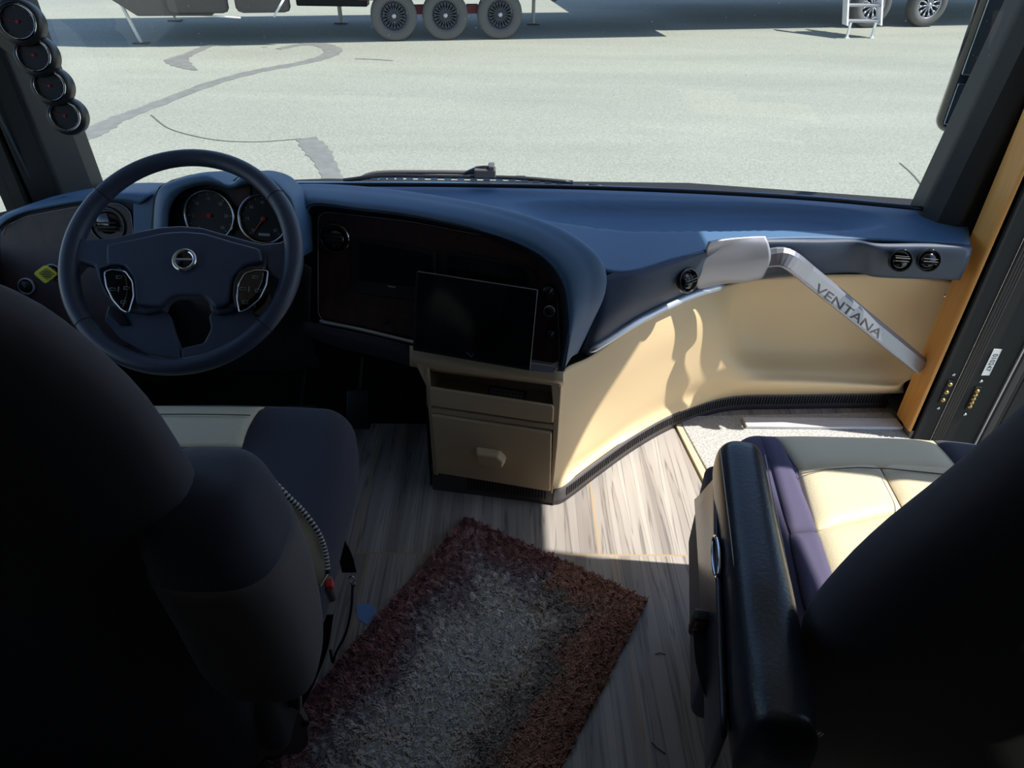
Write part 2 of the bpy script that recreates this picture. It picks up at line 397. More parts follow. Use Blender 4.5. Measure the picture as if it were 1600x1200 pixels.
# opened entry door
dr = empty('door_1', (1.49, JY, -.3)); dr['kind'] = 'structure'
d = MB(); d.box((1.436, JY+.0, -.3), (1.60, JY+.05, 2.05)); d.box((1.60, JY, -.3), (2.15, JY+.05, .40)); d.box((1.60, JY, 1.75), (2.15, JY+.05, 2.05)); d.box((2.08, JY, .4), (2.15, JY+.05, 1.75))
d.build('door_panel', BLACKM, dr, bevel=.004)
MB().box((1.545, JY-.008, -.3), (1.552, JY, 2.0)).build('door_edge_trim', SILVER, dr, bevel=.001)
MB().box((1.552, JY-.014, -.3), (1.575, JY, 2.0)).build('door_seal', RUBBER, dr, bevel=.003)
MB().box((1.60, JY+.02, .40), (2.08, JY+.026, 1.75)).build('door_glass', SGLASS, dr)
MB().box((1.598, JY-.004, .392), (2.08, JY, .404)).build('window_trim', SILVER, dr)
jp = Plane(Vector((1.4, JY-.001, .2)), Vector((1.5, JY-.001, .2)), Vector((1.4, JY-.001, .5)))
# contact strips
def contacts(px, py, n, parent):
    c = jp.hit(px, py); b = MB()
    b.box((c.x-.010, c.y-.003, c.z-.045), (c.x+.010, c.y, c.z+.045)); pl = b.build('contact_plate', BLACKM, parent, bevel=.002)
    s = MB()
    for i in range(n): s.lathe((c.x, c.y-.003, c.z-.03+.06*i/(n-1)), (0, -1, 0), [(.007, 0), (.007, .003), (.004, .006), (0, .007)], 14)
    s.build('contact_pin', BRASS, pl, True)
    for dz in (-.065, .065):
        MB().lathe((c.x, c.y, c.z+dz), (0, -1, 0), [(.005, 0), (.005, .002), (0, .003)], 12).build('screw', SILVER, pl, True)
contacts(1478, 612, 3, jm); contacts(1520, 622, 5, dr)
c = jp.hit(1549, 566)
st = MB().box((c.x-.0125, c.y-.0012, c.z-.048), (c.x+.0125, c.y, c.z+.048)).build('number_sticker', WHITE)
tag(st, 'white sticker numbered 010247 on the black edge of the open entry door', 'sticker')
text('number', '010247', .021, frame(Vector((c.x, c.y-.0014, c.z)), Vector((0, 0, -1)), Vector((0, -1, 0))), BLACKM, st, .0002)

# step well: grey speckled mat and a pale nosing at its side
SPECK = mat('speckled_carpet', (170, 170, 168), .95, var=.35, vscale=160)
q = [P(1073, 655, z=0), P(1158, 655, z=0), P(1200, 800, z=0), P(1110, 800, z=0)]
matp = MB().prism([Vector((.585, 1.90, 0)), Vector((1.33, 1.935, 0)), Vector((1.33, 1.15, 0)), Vector((.70, 1.15, 0))], (0, 0, .012)).build('doorway_mat', SPECK, bevel=.003)
tag(matp, 'pale grey speckled mat covering the entry step by the doorway', 'mat')
struct(MB().prism([Vector((.565, 1.90, 0)), Vector((.584, 1.90, 0)), Vector((.69, 1.15, 0)), Vector((.66, 1.15, 0))], (0, 0, .01)).build('trim_7', mat('nosing', (214, 196, 160), .5), bevel=.002))
STONE = mat('step_edge', (206, 204, 206), .6, var=.12, vscale=14, stretch=(.6, 8, 1))
struct(MB().box((.80, 1.835, .012), (1.325, 1.885, .024)).build('trim_8', STONE, bevel=.003))

# ground outside and its marks
gr = struct(MB().add([(-60, -20, GZ), (60, -20, GZ), (60, 90, GZ), (-60, 90, GZ)], [(0, 1, 2, 3)]).build('ground', ASPH))
def strip(name, pts, wd, m, label, cat):
    c = spline([P(x, y, z=GZ) for x, y in pts], len(pts)*6); vs = []
    ws_ = wd if isinstance(wd, list) else [wd]*len(pts); wv = spline([Vector((v, 0, 0)) for v in ws_], len(c))
    for i, p in enumerate(c):
        t = (c[min(i+1, len(c)-1)]-c[max(i-1, 0)]).normalized(); n = Vector((-t.y, t.x, 0)); j = 1+.12*math.sin(i*2.3)+.06*math.sin(i*5.1)
        vs += [p+n*wv[i].x*.5*j+Vector((0, 0, .001)), p-n*wv[i].x*.5*j+Vector((0, 0, .001))]
    n = len(vs); top = [v+Vector((0, 0, .004)) for v in vs]
    fs = [(2*i, 2*i+1, 2*i+3, 2*i+2) for i in range(n//2-1)]
    fs = [tuple(k+n for k in f) for f in fs]+[(2*i, 2*i+2, 2*i+2+n, 2*i+n) for i in range(n//2-1)]+[(2*i+1, 2*i+3, 2*i+3+n, 2*i+1+n) for i in range(n//2-1)]
    o = mesh(name, vs+top, fs, m); return tag(o, label, cat)
strip('tar_seam', [(120, 222), (150, 205), (180, 188), (240, 165), (330, 131), (400, 112), (470, 99), (510, 88), (520, 78), (500, 70), (470, 70), (435, 77)], [.16, .3, .24, .2, .2, .2, .2, .24, .3, .26, .18, .14], TAR, 'long grey tar seam curving across the pavement up to the left trailer', 'tar seam')
strip('tar_seam', [(325, 72), (295, 85), (276, 94), (288, 103), (306, 110)], [.16, .18, .34, .24, .06], TAR, 'short hooked tar seam on the pavement near the trailer nose', 'tar seam')
strip('tar_seam', [(478, 216), (495, 235), (510, 258), (524, 292), (530, 330)], [.22, .26, .2, .2, .2], TAR, 'broad tar patch on the pavement just beyond the wiper', 'tar seam')
strip('tar_seam', [(555, 92), (585, 93), (614, 95)], .05, TAR, 'thin straight dark dash on the pavement below the trailer wheels', 'tar seam')
strip('pavement_crack', [(236, 180), (262, 200), (300, 212), (345, 220), (400, 222), (450, 219), (470, 217)], .018, CRACK, 'hairline curved crack in the pavement behind the steering wheel', 'crack')
strip('pavement_crack', [(1406, 255), (1425, 272), (1440, 290), (1452, 310)], .015, CRACK, 'short hairline crack in the pavement beside the right windshield pillar', 'crack')
# ------------------------------------------------------------------ trailers
TA = math.radians(10.5)
def trailer_frame(p): return Matrix.Translation(p) @ Matrix.Rotation(TA, 4, 'Z')
DKBODY = mat('charcoal_gelcoat', (56, 54, 52), .35, var=.1, vscale=2)
DKFR = mat('chassis_black', (26, 26, 28), .6)
TIRE = mat('tire_rubber', (92, 90, 86), .85, bump=.3, bscale=60)
RIM = mat('black_alloy', (84, 86, 90), .3, metal=.3)
ALLOY = mat('silver_alloy', (180, 182, 186), .35, metal=.6)
JACK = mat('white_leg', (226, 226, 222), .4)
MAROON = mat('maroon_frame', (110, 30, 34), .6)
def wheel(loc, M, R, label, group, spokes=20, alloy=RIM, wd=.22, thin=.010):
    root = empty('trailer_wheel', loc, label, 'wheel', group=group)
    ax = (M.to_3x3() @ Vector((0, -1, 0))).normalized(); c = Vector(loc)+Vector((0, 0, R))
    ri = R*.62
    MB().lathe(c, ax, [(ri, -wd*.5), (R*.9, -wd*.5), (R*.985, -wd*.4), (R, -wd*.2), (R, wd*.25), (R*.975, wd*.42), (R*.9, wd*.5), (R*.8, wd*.53), (R*.7, wd*.5), (ri, wd*.45), (ri, -wd*.5)], 64).build('tire', TIRE, root, True)
    a = Vector((0, 0, 1)); a = (a-ax*a.dot(ax)).normalized(); b = ax.cross(a)
    s = MB(); s.lathe(c, ax, [(ri, wd*.30), (ri, wd*.45), (ri*.95, wd*.47), (ri*.92, wd*.40), (ri*.92, 0)], 64)
    for k in range(spokes):
        an = 2*PI*k/spokes; dv = a*math.cos(an)+b*math.sin(an); tv = ax.cross(dv)
        p0 = c+dv*ri*.2; p1 = c+dv*ri*.6; l = c+dv*ri*.93+tv*ri*.09; r = c+dv*ri*.93-tv*ri*.09
        s.tube([p0+ax*wd*.36, p1+ax*wd*.36], thin, 5); s.tube([p1+ax*wd*.36, l+ax*wd*.40], thin*.8, 5); s.tube([p1+ax*wd*.36, r+ax*wd*.40], thin*.8, 5)
    s.lathe(c, ax, [(ri*.2, wd*.3), (ri*.22, wd*.38), (ri*.1, wd*.42), (0, wd*.42)], 24)
    s.build('rim', alloy, root, True)
    MB().lathe(c, ax, [(ri*.92, -wd*.1), (0, -wd*.1)], 32).build('brake_drum', BLACKM, root)
    MB().lathe(c, ax, [(ri*.16, wd*.40), (ri*.15, wd*.5), (ri*.08, wd*.53), (0, wd*.53)], 20).build('hub_cap', ALLOY, root, True)
    return root
p1 = P(618, 63, z=GZ); p3 = P(782, 60, z=GZ)
TA = math.atan2(p3.y-p1.y, p3.x-p1.x)
tM = trailer_frame(p1); tI = tM.inverted()
RW = .39
for px, nm in ((618, 'left'), (697, 'middle'), (782, 'right')):
    t = (tI @ P(px, 62, z=GZ)).x
    wheel(tM @ Vector((t, 0, 0)), tM, RW, '%s wheel of the three black spoked wheels under the left trailer' % {'left': 'leftmost', 'middle': 'middle', 'right': 'rightmost'}[nm], 'trailer wheels')
def lx(px, py, h, ly=0.0):               # local x of the pixel ray in trailer plane y=ly
    r = ray(px, py); n = tM.to_3x3() @ Vector((0, 1, 0)); o = tM @ Vector((0, ly, 0)); q = CAM+r*((o-CAM).dot(n)/r.dot(n)); return (tI @ q)
tr = empty('travel_trailer', tM @ Vector((-4, 1, 0)), 'charcoal travel trailer parked outside, nose at the left, on three axles', 'trailer')
bn = lx(178, 0, 0, -.28); b2 = lx(332, 25, 0, -.28)
BZ = lx(260, 26, 0, -.28).z-.0
def tb(m, a, b): return m.box(a, b, tM)
o = MB(); x0, x1 = bn.x, b2.x
o.prism([tM @ Vector(v) for v in ((x0+.28, -.28, BZ+.01), (x1, -.28, BZ), (x1, -.28, 2.9), (x0-.6, -.28, 2.9), (x0-.12, -.28, BZ+.30))], tM.to_3x3() @ Vector((0, 2.5, 0)))
xA = lx(1050, 20, 0).x+.4; tb(o, (x1, -.28, .80), (xA, 2.22, 2.9))
o.build('body', DKBODY, tr, bevel=.02)
for a, b in (((262, 0), (360, 20)), ((372, 0), (452, 21))):
    pass
for xa, xb in ((264, 359), (371, 455)):
    A = lx(xa, 21, 0, -.28); B = lx(xb, 20, 0, -.28); bb = BZ+.05; b = MB()
    pts = [(A.x, A.z+.5), (A.x, bb+.07), (A.x+.03, bb+.02), (A.x+.1, bb), (B.x-.1, bb), (B.x-.03, bb+.02), (B.x, bb+.07), (B.x, A.z+.5)]
    pts = [(x, z) for x, z in pts]
    b.prism([tM @ Vector((x, -.295, z)) for x, z in pts], tM.to_3x3() @ Vector((0, .012, 0))); pnl = b.build('compartment_door', DKBODY, tr, bevel=.004)
    b = MB(); b.tube([tM @ Vector((x, -.300, z)) for x, z in pts], .009, 6); b.build('door_seal', BLACKM, pnl, True)
# long trailer bodies behind first part
b = MB(); xe = lx(1012, 20, 0).x
tb(b, (x1+.02, .30, .62), (xe, .38, .80)); tb(b, (x1+.02, 1.7, .62), (xe, 1.78, .80)); b.build('chassis_rail', DKFR, tr)
b = MB(); bx0 = lx(560, 0, 0).x; bx1 = lx(840, 0, 0).x
tb(b, (bx0, .14, .60), (bx1, .24, .72)); b.build('axle_frame', MAROON, tr)
b = MB()
for px in (657, 740):
    X = lx(px, 20, 0).x; tb(MB(), (X-.1, .13, .38), (X+.1, .25, .52)).build('suspension', MAROON, tr)
def jack(px, py, top, label, foot=.12, lean=0, r=.035):
    q = P(px, py, z=GZ); root = empty('stabilizer_jack', q, label, 'jack', group='trailer stabilizer jacks')
    MB().tube([q+Vector((0, 0, .01)), q+Vector((-lean, .02, .55)), q+Vector((-lean*1.8, .04, 1.0))], [r, r, r*1.5], 10).build('leg', JACK, root, True)
    MB().box((q.x-foot, q.y-.07, q.z), (q.x+foot, q.y+.07, q.z+.02)).build('foot_plate', DKFR, root)
jack(221, 68, 0, 'white leaning stabilizer jack under the nose of the left trailer', lean=.16, r=.03)
jack(533, 37, 0, 'white upright stabilizer jack left of the three trailer wheels', r=.04)
jack(833, 38, 0, 'white upright stabilizer jack right of the three trailer wheels', r=.035)
jack(274, 33, 0, 'short dark stabilizer jack standing in the shade under the trailer nose', r=.025).__class__
b = MB(); b.tube([P(306, 23, y=12.8), P(376, 28, y=12.75)], .013, 6); b.build('pipe', JACK, tr, True)
b = MB(); b.tube([P(428, 26, y=12.7), P(446, -6, y=12.7)], .02, 6); b.build('strut', JACK, tr, True)
b = MB(); b.box(*[tuple(v) for v in (P(470, 0, y=14.6)+Vector((-.1, 0, -.1)), P(470, 0, y=14.6)+Vector((1.2, .3, .12)))]); b.build('tank', DKFR, tr, bevel=.03)
for px, py in ((552, 3), (866, 5)):
    c = P(px, py, y=15.2); MB().lathe(c+Vector((0, .3, .05)), (0, -1, .1), [(.06, 0), (.06, .3), (.05, .3), (.05, .25), (0, .25)], 20).build('drain_pipe', ALLOY, tr, True)
# second trailer on the right
q1 = P(1437, 41, z=GZ); tM2 = Matrix.Translation(q1) @ Matrix.Rotation(TA, 4, 'Z'); n2 = tM2.to_3x3() @ Vector((1, 0, 0))
tr2 = empty('travel_trailer', q1, 'trailer at the right outside, with white entry steps and silver wheels', 'trailer')
xB = (tM2.inverted() @ (tM @ Vector((xA, 1, 0)))).x+.15
b = MB(); b.box((xB, -.16, .86), (5, 3.6, 3.0), tM2); b.build('body', DKBODY, tr2, bevel=.02)
b = MB(); b.box((xB, .3, .66), (5, .4, .86), tM2); b.box((xB, 1.9, .66), (5, 2.0, .86), tM2); b.build('chassis_rail', DKFR, tr2)
wheel(q1, tM2, .39, 'right silver spoked wheel under the right trailer, clear of the steps', 'right trailer wheels', 11, ALLOY, thin=.016)
r_ = ray(1352, 38); o_ = q1; nn = tM2.to_3x3() @ Vector((0, 1, 0)); qq = CAM+r_*((o_-CAM).dot(nn)/r_.dot(nn)); qq.z = GZ
wheel(tM2 @ Vector(((tM2.inverted() @ qq).x, 0, 0)), tM2, .39, 'silver spoked wheel under the right trailer, half hidden by the white steps', 'right trailer wheels', 11, ALLOY, thin=.016)
# steps
sp = P(1343, 60, z=GZ); sM = Matrix.Translation(sp) @ Matrix.Rotation(TA*.6, 4, 'Z')
stp = empty('entry_steps', sp, 'white folding entry steps with grey treads before the right trailer', 'steps')
for s in (-1, 1):
    b = MB(); b.prism([sM @ Vector((s*.31, -.05, .22)), sM @ Vector((s*.31, .13, .22)), sM @ Vector((s*.31, .75, 1.5)), sM @ Vector((s*.31, .57, 1.5))], sM.to_3x3() @ Vector((s*.03, 0, 0))); b.build('stringer', JACK, stp)
    b = MB(); b.box((s*.24-.018, .0, 0), (s*.24+.018, .036, .26), sM); b.box((s*.24-.04, -.02, 0), (s*.24+.04, .06, .015), sM); b.build('leg', JACK, stp)
TREAD = mat('grey_tread', (140, 142, 146), .6, bump=.3, bscale=80)
for k in range(4):
    b = MB(); z = .26+.24*k; y = .02+.125*k; b.box((-.31, y-.02, z), (.31, y+.2, z+.035), sM); b.build('tread', TREAD, stp, bevel=.004)

# ================================================================== DASHBOARD
db = empty('dashboard', (0, 1.7, 0), 'curved sky-tinted grey and beige dashboard spanning the cab below the windshield', 'dashboard')
# flat top
back = [P(x, y, z=.70) for x, y in ((110, 296), (330, 289), (560, 289), (700, 289), (850, 293), (1000, 297), (1150, 304), (1300, 313), (1452, 329), (1520, 345))]
back = [p+Vector((0, .03, 0)) for p in back]
# a front row that runs under the hood, along the valley and to the right corner
frow = [P(110, 310, z=.745), P(250, 330, z=.70), P(480, 340, z=.70), P(640, 345, z=.70), P(850, 380, z=.70), P(960, 425, z=.675), P(1060, 402, z=.685), P(1180, 374, z=.695), P(1350, 372, z=.69), P(1516, 380, z=.69)]
mid = [(a+b)/2 for a, b in zip(back, frow)]
# shallow dished tray in the right half
mid2 = [m_.copy() for m_ in mid]
def dish(v):
    c = Vector((.55, 2.0, 0)); u = (v.x-c.x)/.55; w_ = (v.y-(2.0-.03*v.x))/.10
    e = (abs(u)**2.6+abs(w_)**2.6)
    if e < 1: v = v-Vector((0, 0, .03*min(1, (1-e)*2.0)))
    return v
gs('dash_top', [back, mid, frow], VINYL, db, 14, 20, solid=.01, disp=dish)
# right fascia (vertical front below the top edge), from the valley to the corner
ftop = [P(945, 432, z=.668), P(960, 426, z=.674), P(1000, 420, z=.678), P(1060, 403, z=.684), P(1120, 385, z=.69), P(1180, 375, z=.693), P(1280, 373, z=.69), P(1330, 373, z=.69), P(1370, 380, z=.69), P(1440, 380, z=.69), P(1516, 382, z=.69)]
fbot = [P(905, 556, z=.452), P(930, 551, y=1.605), P(985, 508, y=1.69), P(1055, 470, y=1.80), P(1110, 450, y=1.875), P(1160, 440, y=1.875), P(1230, 432, z=.575), P(1330, 426, z=.58), P(1370, 433, z=.575), P(1440, 436, z=.575), P(1500, 438, z=.575)]
BU = [.015, .025, .03, .03, .02, .008, .006, .006, .006, .006, .006]
fm1 = [a.lerp(b, .12)+Vector((0, -.010-q_*.4, .003)) for a, b, q_ in zip(ftop, fbot, BU)]
fm2 = [a.lerp(b, .50)+Vector((0, -.006-q_, 0)) for a, b, q_ in zip(ftop, fbot, BU)]
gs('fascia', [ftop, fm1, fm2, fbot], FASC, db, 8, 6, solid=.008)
# console plane
CP = Plane(P(490, 525, y=1.60), P(875, 572, y=1.50), P(490, 320, y=1.67))
# hood: ridge, crown, lip
ridge = [P(430, 300, z=.80), P(462, 291, z=.835), P(540, 292, z=.845), P(640, 302, z=.845), P(760, 322, z=.835), P(850, 347, z=.815), P(910, 378, z=.78), P(944, 415, z=.735), P(944, 460, z=.66), P(925, 505, z=.57), P(903, 552, z=.47)]
lip = [CP.hit(x, y, .035) for x, y in ((476, 345), (488, 320), (560, 327), (640, 337), (740, 358), (810, 381), (855, 408), (880, 445), (888, 490), (888, 530), (880, 580))]
cro = [a.lerp(b, .45)+Vector((0, -.004, .016)) for a, b in zip(ridge, lip)]
cro2 = [a.lerp(b, .82)+Vector((0, -.006, .012)) for a, b in zip(ridge, lip)]
bk = [p+Vector((.0, .03, -.10)) for p in ridge]
bk[-3:] = [p+Vector((.0, .06, -.03)) for p in ridge[-3:]]
inn = [CP.hit(x, y, -.004) for x, y in ((484, 345), (495, 328), (560, 334), (640, 344), (735, 364), (800, 387), (843, 412), (866, 448), (875, 490), (876, 530), (874, 575))]
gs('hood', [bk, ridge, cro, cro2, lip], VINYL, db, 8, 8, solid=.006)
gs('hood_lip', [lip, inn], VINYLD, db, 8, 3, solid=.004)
# console body + veneer
bodyp = [(478, 340), (490, 320), (640, 338), (780, 372), (850, 402), (885, 450), (890, 560), (876, 585), (660, 556), (478, 512)]
MB().prism([CP.hit(x, y, -.012) for x, y in bodyp], CP.n*-.12).build('console_body', BLACK, db)
ven = roundpoly([(497, 330), (640, 346), (770, 371), (843, 402), (870, 445), (875, 570), (640, 535), (497, 500)], 18)
vn = slab('veneer_panel', CP, ven, BURL, db, -.010, .008, .002)
# chrome outline of the veneer
MB().tube([CP.hit(x, y, .001) for x, y in ven[:]]+[CP.hit(*ven[0], .001)], .0008, 6).build('veneer_edge', SILVERP, vn, True)
# round vent at its left
def vent(pl, px, py, rp, parent, k=1.0, tilt=.4):
    c = pl.hit(px, py, .001); R = pl.rad(px, py, rp)
    v = MB().lathe(c, pl.n, [(R*1.18, 0), (R*1.2, .004), (R*1.1, .009), (R, .006), (R*.97, -.008)], 40).build('air_vent', GLOSS, parent, True)
    MB().lathe(c-pl.n*.012, pl.n, [(R*.97, 0), (0, 0)], 30).build('vent_cavity', SLOT, v)
    b = MB(); ax = (pl.n+pl.v*tilt).normalized()
    b.lathe(c-pl.n*.004, ax, [(R*.86, -.01), (R*.92, 0), (R*.8, .008), (R*.5, .013), (0, .015)], 32); b.build('vent_ball', GLOSS, v, True)
    M = frame(c+ax*.011, pl.u, ax)
    MB().box((-R*.72, -R*.07, -.002), (R*.72, R*.07, .008), M).box((-R*.7, R*.22, -.008), (R*.7, R*.3, .004), M).box((-R*.7, -R*.3, -.008), (R*.7, -R*.22, .004), M).build('vent_blade', BLACK, v, bevel=.001)
    return v
v1 = vent(CP, 523, 372, 20, db); 
MB().lathe(CP.hit(523, 372, .004), CP.n, [(CP.rad(523, 372, 23.5), 0), (CP.rad(523, 372, 25), .002), (CP.rad(523, 372, 23.5), .004)], 48).build('vent_ring', CHROME, v1, True)
# left display, right radio
rd = slab('radio_panel', CP, roundpoly([(551, 369), (681, 391), (682, 474), (551, 456)], 8), BLACK, db, -.002, .008, .002)
slab('radio_screen', CP, roundpoly([(560, 378), (673, 398), (674, 452), (560, 438)], 3), SCREEN, rd, .0065, .001, 0)
slab('radio_button', CP, [(606, 446), (618, 448), (618, 450), (606, 448)], PRINT, rd, .0065, .001, 0)
r2 = slab('switch_panel', CP, roundpoly([(691, 388), (820, 412), (836, 424), (838, 470), (692, 462)], 9), BLACK, db, -.002, .008, .002)
slab('display_window', CP, roundpoly([(700, 396), (812, 417), (826, 430), (826, 448), (700, 430)], 4), SCREEN, r2, .0065, .001, 0)
for x in (600, 640): slab('switch_button', CP, roundpoly([(x, 500), (x+7, 501), (x+7, 507), (x, 506)], 1), BLACK, db, -.002, .006, .001)
# knobs on the right
for (px, py, rp, ring) in ((858, 455, 11, False), (859, 484, 8.5, True), (861, 520, 8, False)):
    c = CP.hit(px, py, .0); R = CP.rad(px, py, rp)
    k_ = MB().lathe(c, CP.n, [(R, -.002), (R, .010), (R*.86, .016), (0, .016)], 28).build('control_knob', BLACK, db, True)
    if ring: MB().lathe(c, CP.n, [(R*1.0, .0), (R*1.12, .002), (R*1.1, .012), (R*.95, .016), (R*.9, .014)], 32).build('knob_ring', CHROME, k_, True)
    else: MB().tube([c+CP.n*.017+CP.u*R*.2, c+CP.n*.017+CP.v*R*.7+CP.u*R*.5], .0012, 6).build('knob_mark', PRINT, k_)
# silver trim along the lower edge of the console
tp = [CP.hit(x, y, .010) for x, y in ((500, 502), (560, 514), (640, 533), (700, 545), (760, 556), (830, 567), (862, 571), (873, 566))]
b = MB(); b.tube(spline(tp, 40), [.005]*34+[.0055, .006, .006, .005, .004, .002], 8); b.build('console_trim', SILVER, db, True)
slab('console_shelf', CP, [(828, 560), (872, 566), (873, 571), (866, 577), (828, 574)], SILVERP, db, -.008, .028, .004)
# band below the console, left part dark vinyl as painted shade, right part taupe
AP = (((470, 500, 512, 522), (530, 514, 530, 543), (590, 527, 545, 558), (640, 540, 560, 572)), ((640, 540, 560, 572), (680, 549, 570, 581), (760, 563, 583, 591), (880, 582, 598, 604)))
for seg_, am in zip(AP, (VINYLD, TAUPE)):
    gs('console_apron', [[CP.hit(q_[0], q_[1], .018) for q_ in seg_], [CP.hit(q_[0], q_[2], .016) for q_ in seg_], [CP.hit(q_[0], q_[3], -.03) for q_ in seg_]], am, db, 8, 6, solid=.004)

# lower cabinet
c0 = P(865, 790, z=0); c1 = P(672, 745, z=.055)
cR = P(865, 762, y=c0.y); cL = Vector((c1.x, c1.y, 0))
FP = Plane(Vector((cL.x, cL.y, 0)), Vector((c0.x, c0.y, 0)), Vector((cL.x, cL.y, .5)))
FPn = FP.n
cab = [(650, 560), (878, 594), (868, 680), (863, 765), (680, 738), (674, 650), (666, 590)]
def fpoly(name, pix, m, parent, off, th, bev=.002, r=0):
    return slab(name, FP, roundpoly(pix, r) if r else pix, m, parent, off, th, bev)
# face frame as ring pieces around the cubby
fpoly('cabinet_frame', [(645, 552), (878, 590), (876, 602), (862, 598), (682, 573), (672, 571), (668, 600)], TAUPE, db, -.012, .014, .004)
fpoly('cabinet_frame', [(660, 570), (672, 571), (675, 628), (679, 640), (686, 738), (679, 737), (672, 650), (668, 600)], TAUPE, db, -.012, .014, .003)
fpoly('cabinet_frame', [(862, 598), (878, 600), (872, 690), (864, 768), (861, 764), (865, 670), (866, 640)], TAUPE, db, -.012, .014, .003)
fpoly('cabinet_frame', [(672, 632), (866, 660), (866, 668), (674, 640)], TAUPE, db, -.012, .013, .002)
# cubby inside
A = FP.hit(666, 568, -.012); Bp = FP.hit(872, 598, -.012); Cc = FP.hit(872, 662, -.012); Dd = FP.hit(666, 636, -.012); bkv = -FP.n*.14
b = MB(); b.add([A, Bp, Cc, Dd, A+bkv, Bp+bkv, Cc+bkv, Dd+bkv], [(0, 1, 5, 4), (1, 2, 6, 5), (2, 3, 7, 6), (3, 0, 4, 7), (4, 5, 6, 7)]); b.build('cubby', TAUPE, db)
fpoly('cubby_lip', [(671, 602), (864, 631), (866, 636), (865, 658), (860, 658), (674, 631)], TAUPE, db, .0, .010, .004)
dw = fpoly('drawer', [(676, 642), (863, 671), (861, 762), (684, 733)], TAUPE, db, -.010, .018, .004)
# drawer handle: a wedge pull
b = MB(); hp = [FP.hit(x, y, .008) for x, y in ((744, 697), (782, 702), (792, 712), (790, 722), (752, 718), (745, 711))]
cc = sum(hp, Vector())/6
front = [cc+(p-cc)*.86+FP.n*.026+Vector((0, 0, -.004)) for p in hp]
b.add(hp+front, [tuple(range(6)), tuple(range(6, 12))[::-1]]+[(i, (i+1) % 6, (i+1) % 6+6, i+6) for i in range(6)]); b.build('drawer_handle', TAUPE, dw, bevel=.005)
# kick plate with slots
kick = [(674, 734), (864, 764), (865, 790), (676, 750)]
k0 = MB(); a_, b_ = Vector((FP.hit(674, 745).x, FP.hit(674, 745).y, 0)), Vector((c0.x, c0.y, 0)); du = (b_-a_).normalized(); Lk = (b_-a_).length
k0.prism([a_+FP.n*-.004, b_+FP.n*-.004, b_+FP.n*-.004+Vector((0, 0, .075)), a_+FP.n*-.004+Vector((0, 0, .095))], -FP.n*.1)
kk = k0.build('kick_plate', GREYV, db)
s = MB(); N = 26
for i in range(N):
    t = Lk*(.30+.62*i/(N-1)); p = a_+du*t+FP.n*-.003; s.prism([p+Vector((0, 0, .022)), p+du*.004+Vector((0, 0, .022)), p+du*.004+Vector((0, 0, .066)), p+Vector((0, 0, .066))], FP.n*.0015)
s.build('vent_slots', SLOT, kk)
# beige side panel
ptop = [P(872, 598, y=c0.y+.005), P(886, 575, y=1.52), P(925, 556, y=1.595), P(985, 512, y=1.68), P(1055, 474, y=1.79), P(1105, 455, y=1.87), P(1140, 444, y=1.93), P(1190, 434, y=1.96), P(1280, 430, y=1.965), P(1380, 430, y=1.96), P(1478, 438, y=1.94), P(1535, 446, y=1.90)]
pr1 = [P(870, 640, y=c0.y+.005), P(882, 630, y=1.52), P(930, 600, y=1.61), P(990, 560, y=1.70), P(1060, 520, y=1.80), P(1110, 495, y=1.865), P(1136, 490, y=1.92), P(1165, 490, y=1.995), P(1280, 490, y=2.01), P(1380, 490, y=2.01), P(1445, 490, y=1.97), P(1512, 500, y=1.90)]
pr2 = [P(868, 690, y=c0.y+.005), P(879, 685, y=1.52), P(930, 645, y=1.63), P(990, 600, y=1.72), P(1060, 560, y=1.82), P(1110, 545, y=1.875), P(1137, 545, y=1.91), P(1170, 545, y=1.98), P(1280, 545, y=2.0), P(1370, 545, y=2.0), P(1418, 545, y=1.97), P(1490, 550, y=1.90)]
pr3 = [P(866, 730, y=c0.y+.003), P(878, 722, y=1.515), P(930, 690, y=1.64), P(990, 640, y=1.74), P(1060, 602, y=1.84), P(1110, 590, y=1.885), P(1150, 585, y=1.90), P(1200, 582, y=1.925), P(1280, 584, y=1.935), P(1350, 588, y=1.935), P(1398, 590, y=1.93), P(1440, 585, y=1.91)]
pr4 = [P(865, 752, y=c0.y+.002), P(877, 745, y=1.512), P(930, 708, y=1.645), P(990, 663, y=1.75), P(1060, 626, y=1.86), P(1110, 612, y=1.90), P(1155, 603, y=1.905), P(1200, 600, y=1.905), P(1280, 602, y=1.91), P(1350, 605, y=1.91), P(1400, 606, y=1.91), P(1414, 598, y=1.93)]
VZ = .062
ptops = [(865, 766), (885, 759), (935, 722), (990, 683), (1040, 654), (1085, 635), (1125, 623), (1165, 618), (1230, 617), (1300, 616), (1392, 615), (1412, 614)]
pbot = [P(x, y, z=VZ) for x, y in ptops]
bp_ = gs('side_panel', [ptop, pr1, pr2, pr3, pr4, pbot], BEIGE, db, 10, 10, solid=.004)
# right end cap of the beige niche with screw
sc_ = P(1476, 462, x=1.29)
MB().lathe(sc_, (-1, -.3, 0), [(.004, 0), (.003, .002), (0, .0025)], 12).build('screw', CHROME, db, True)
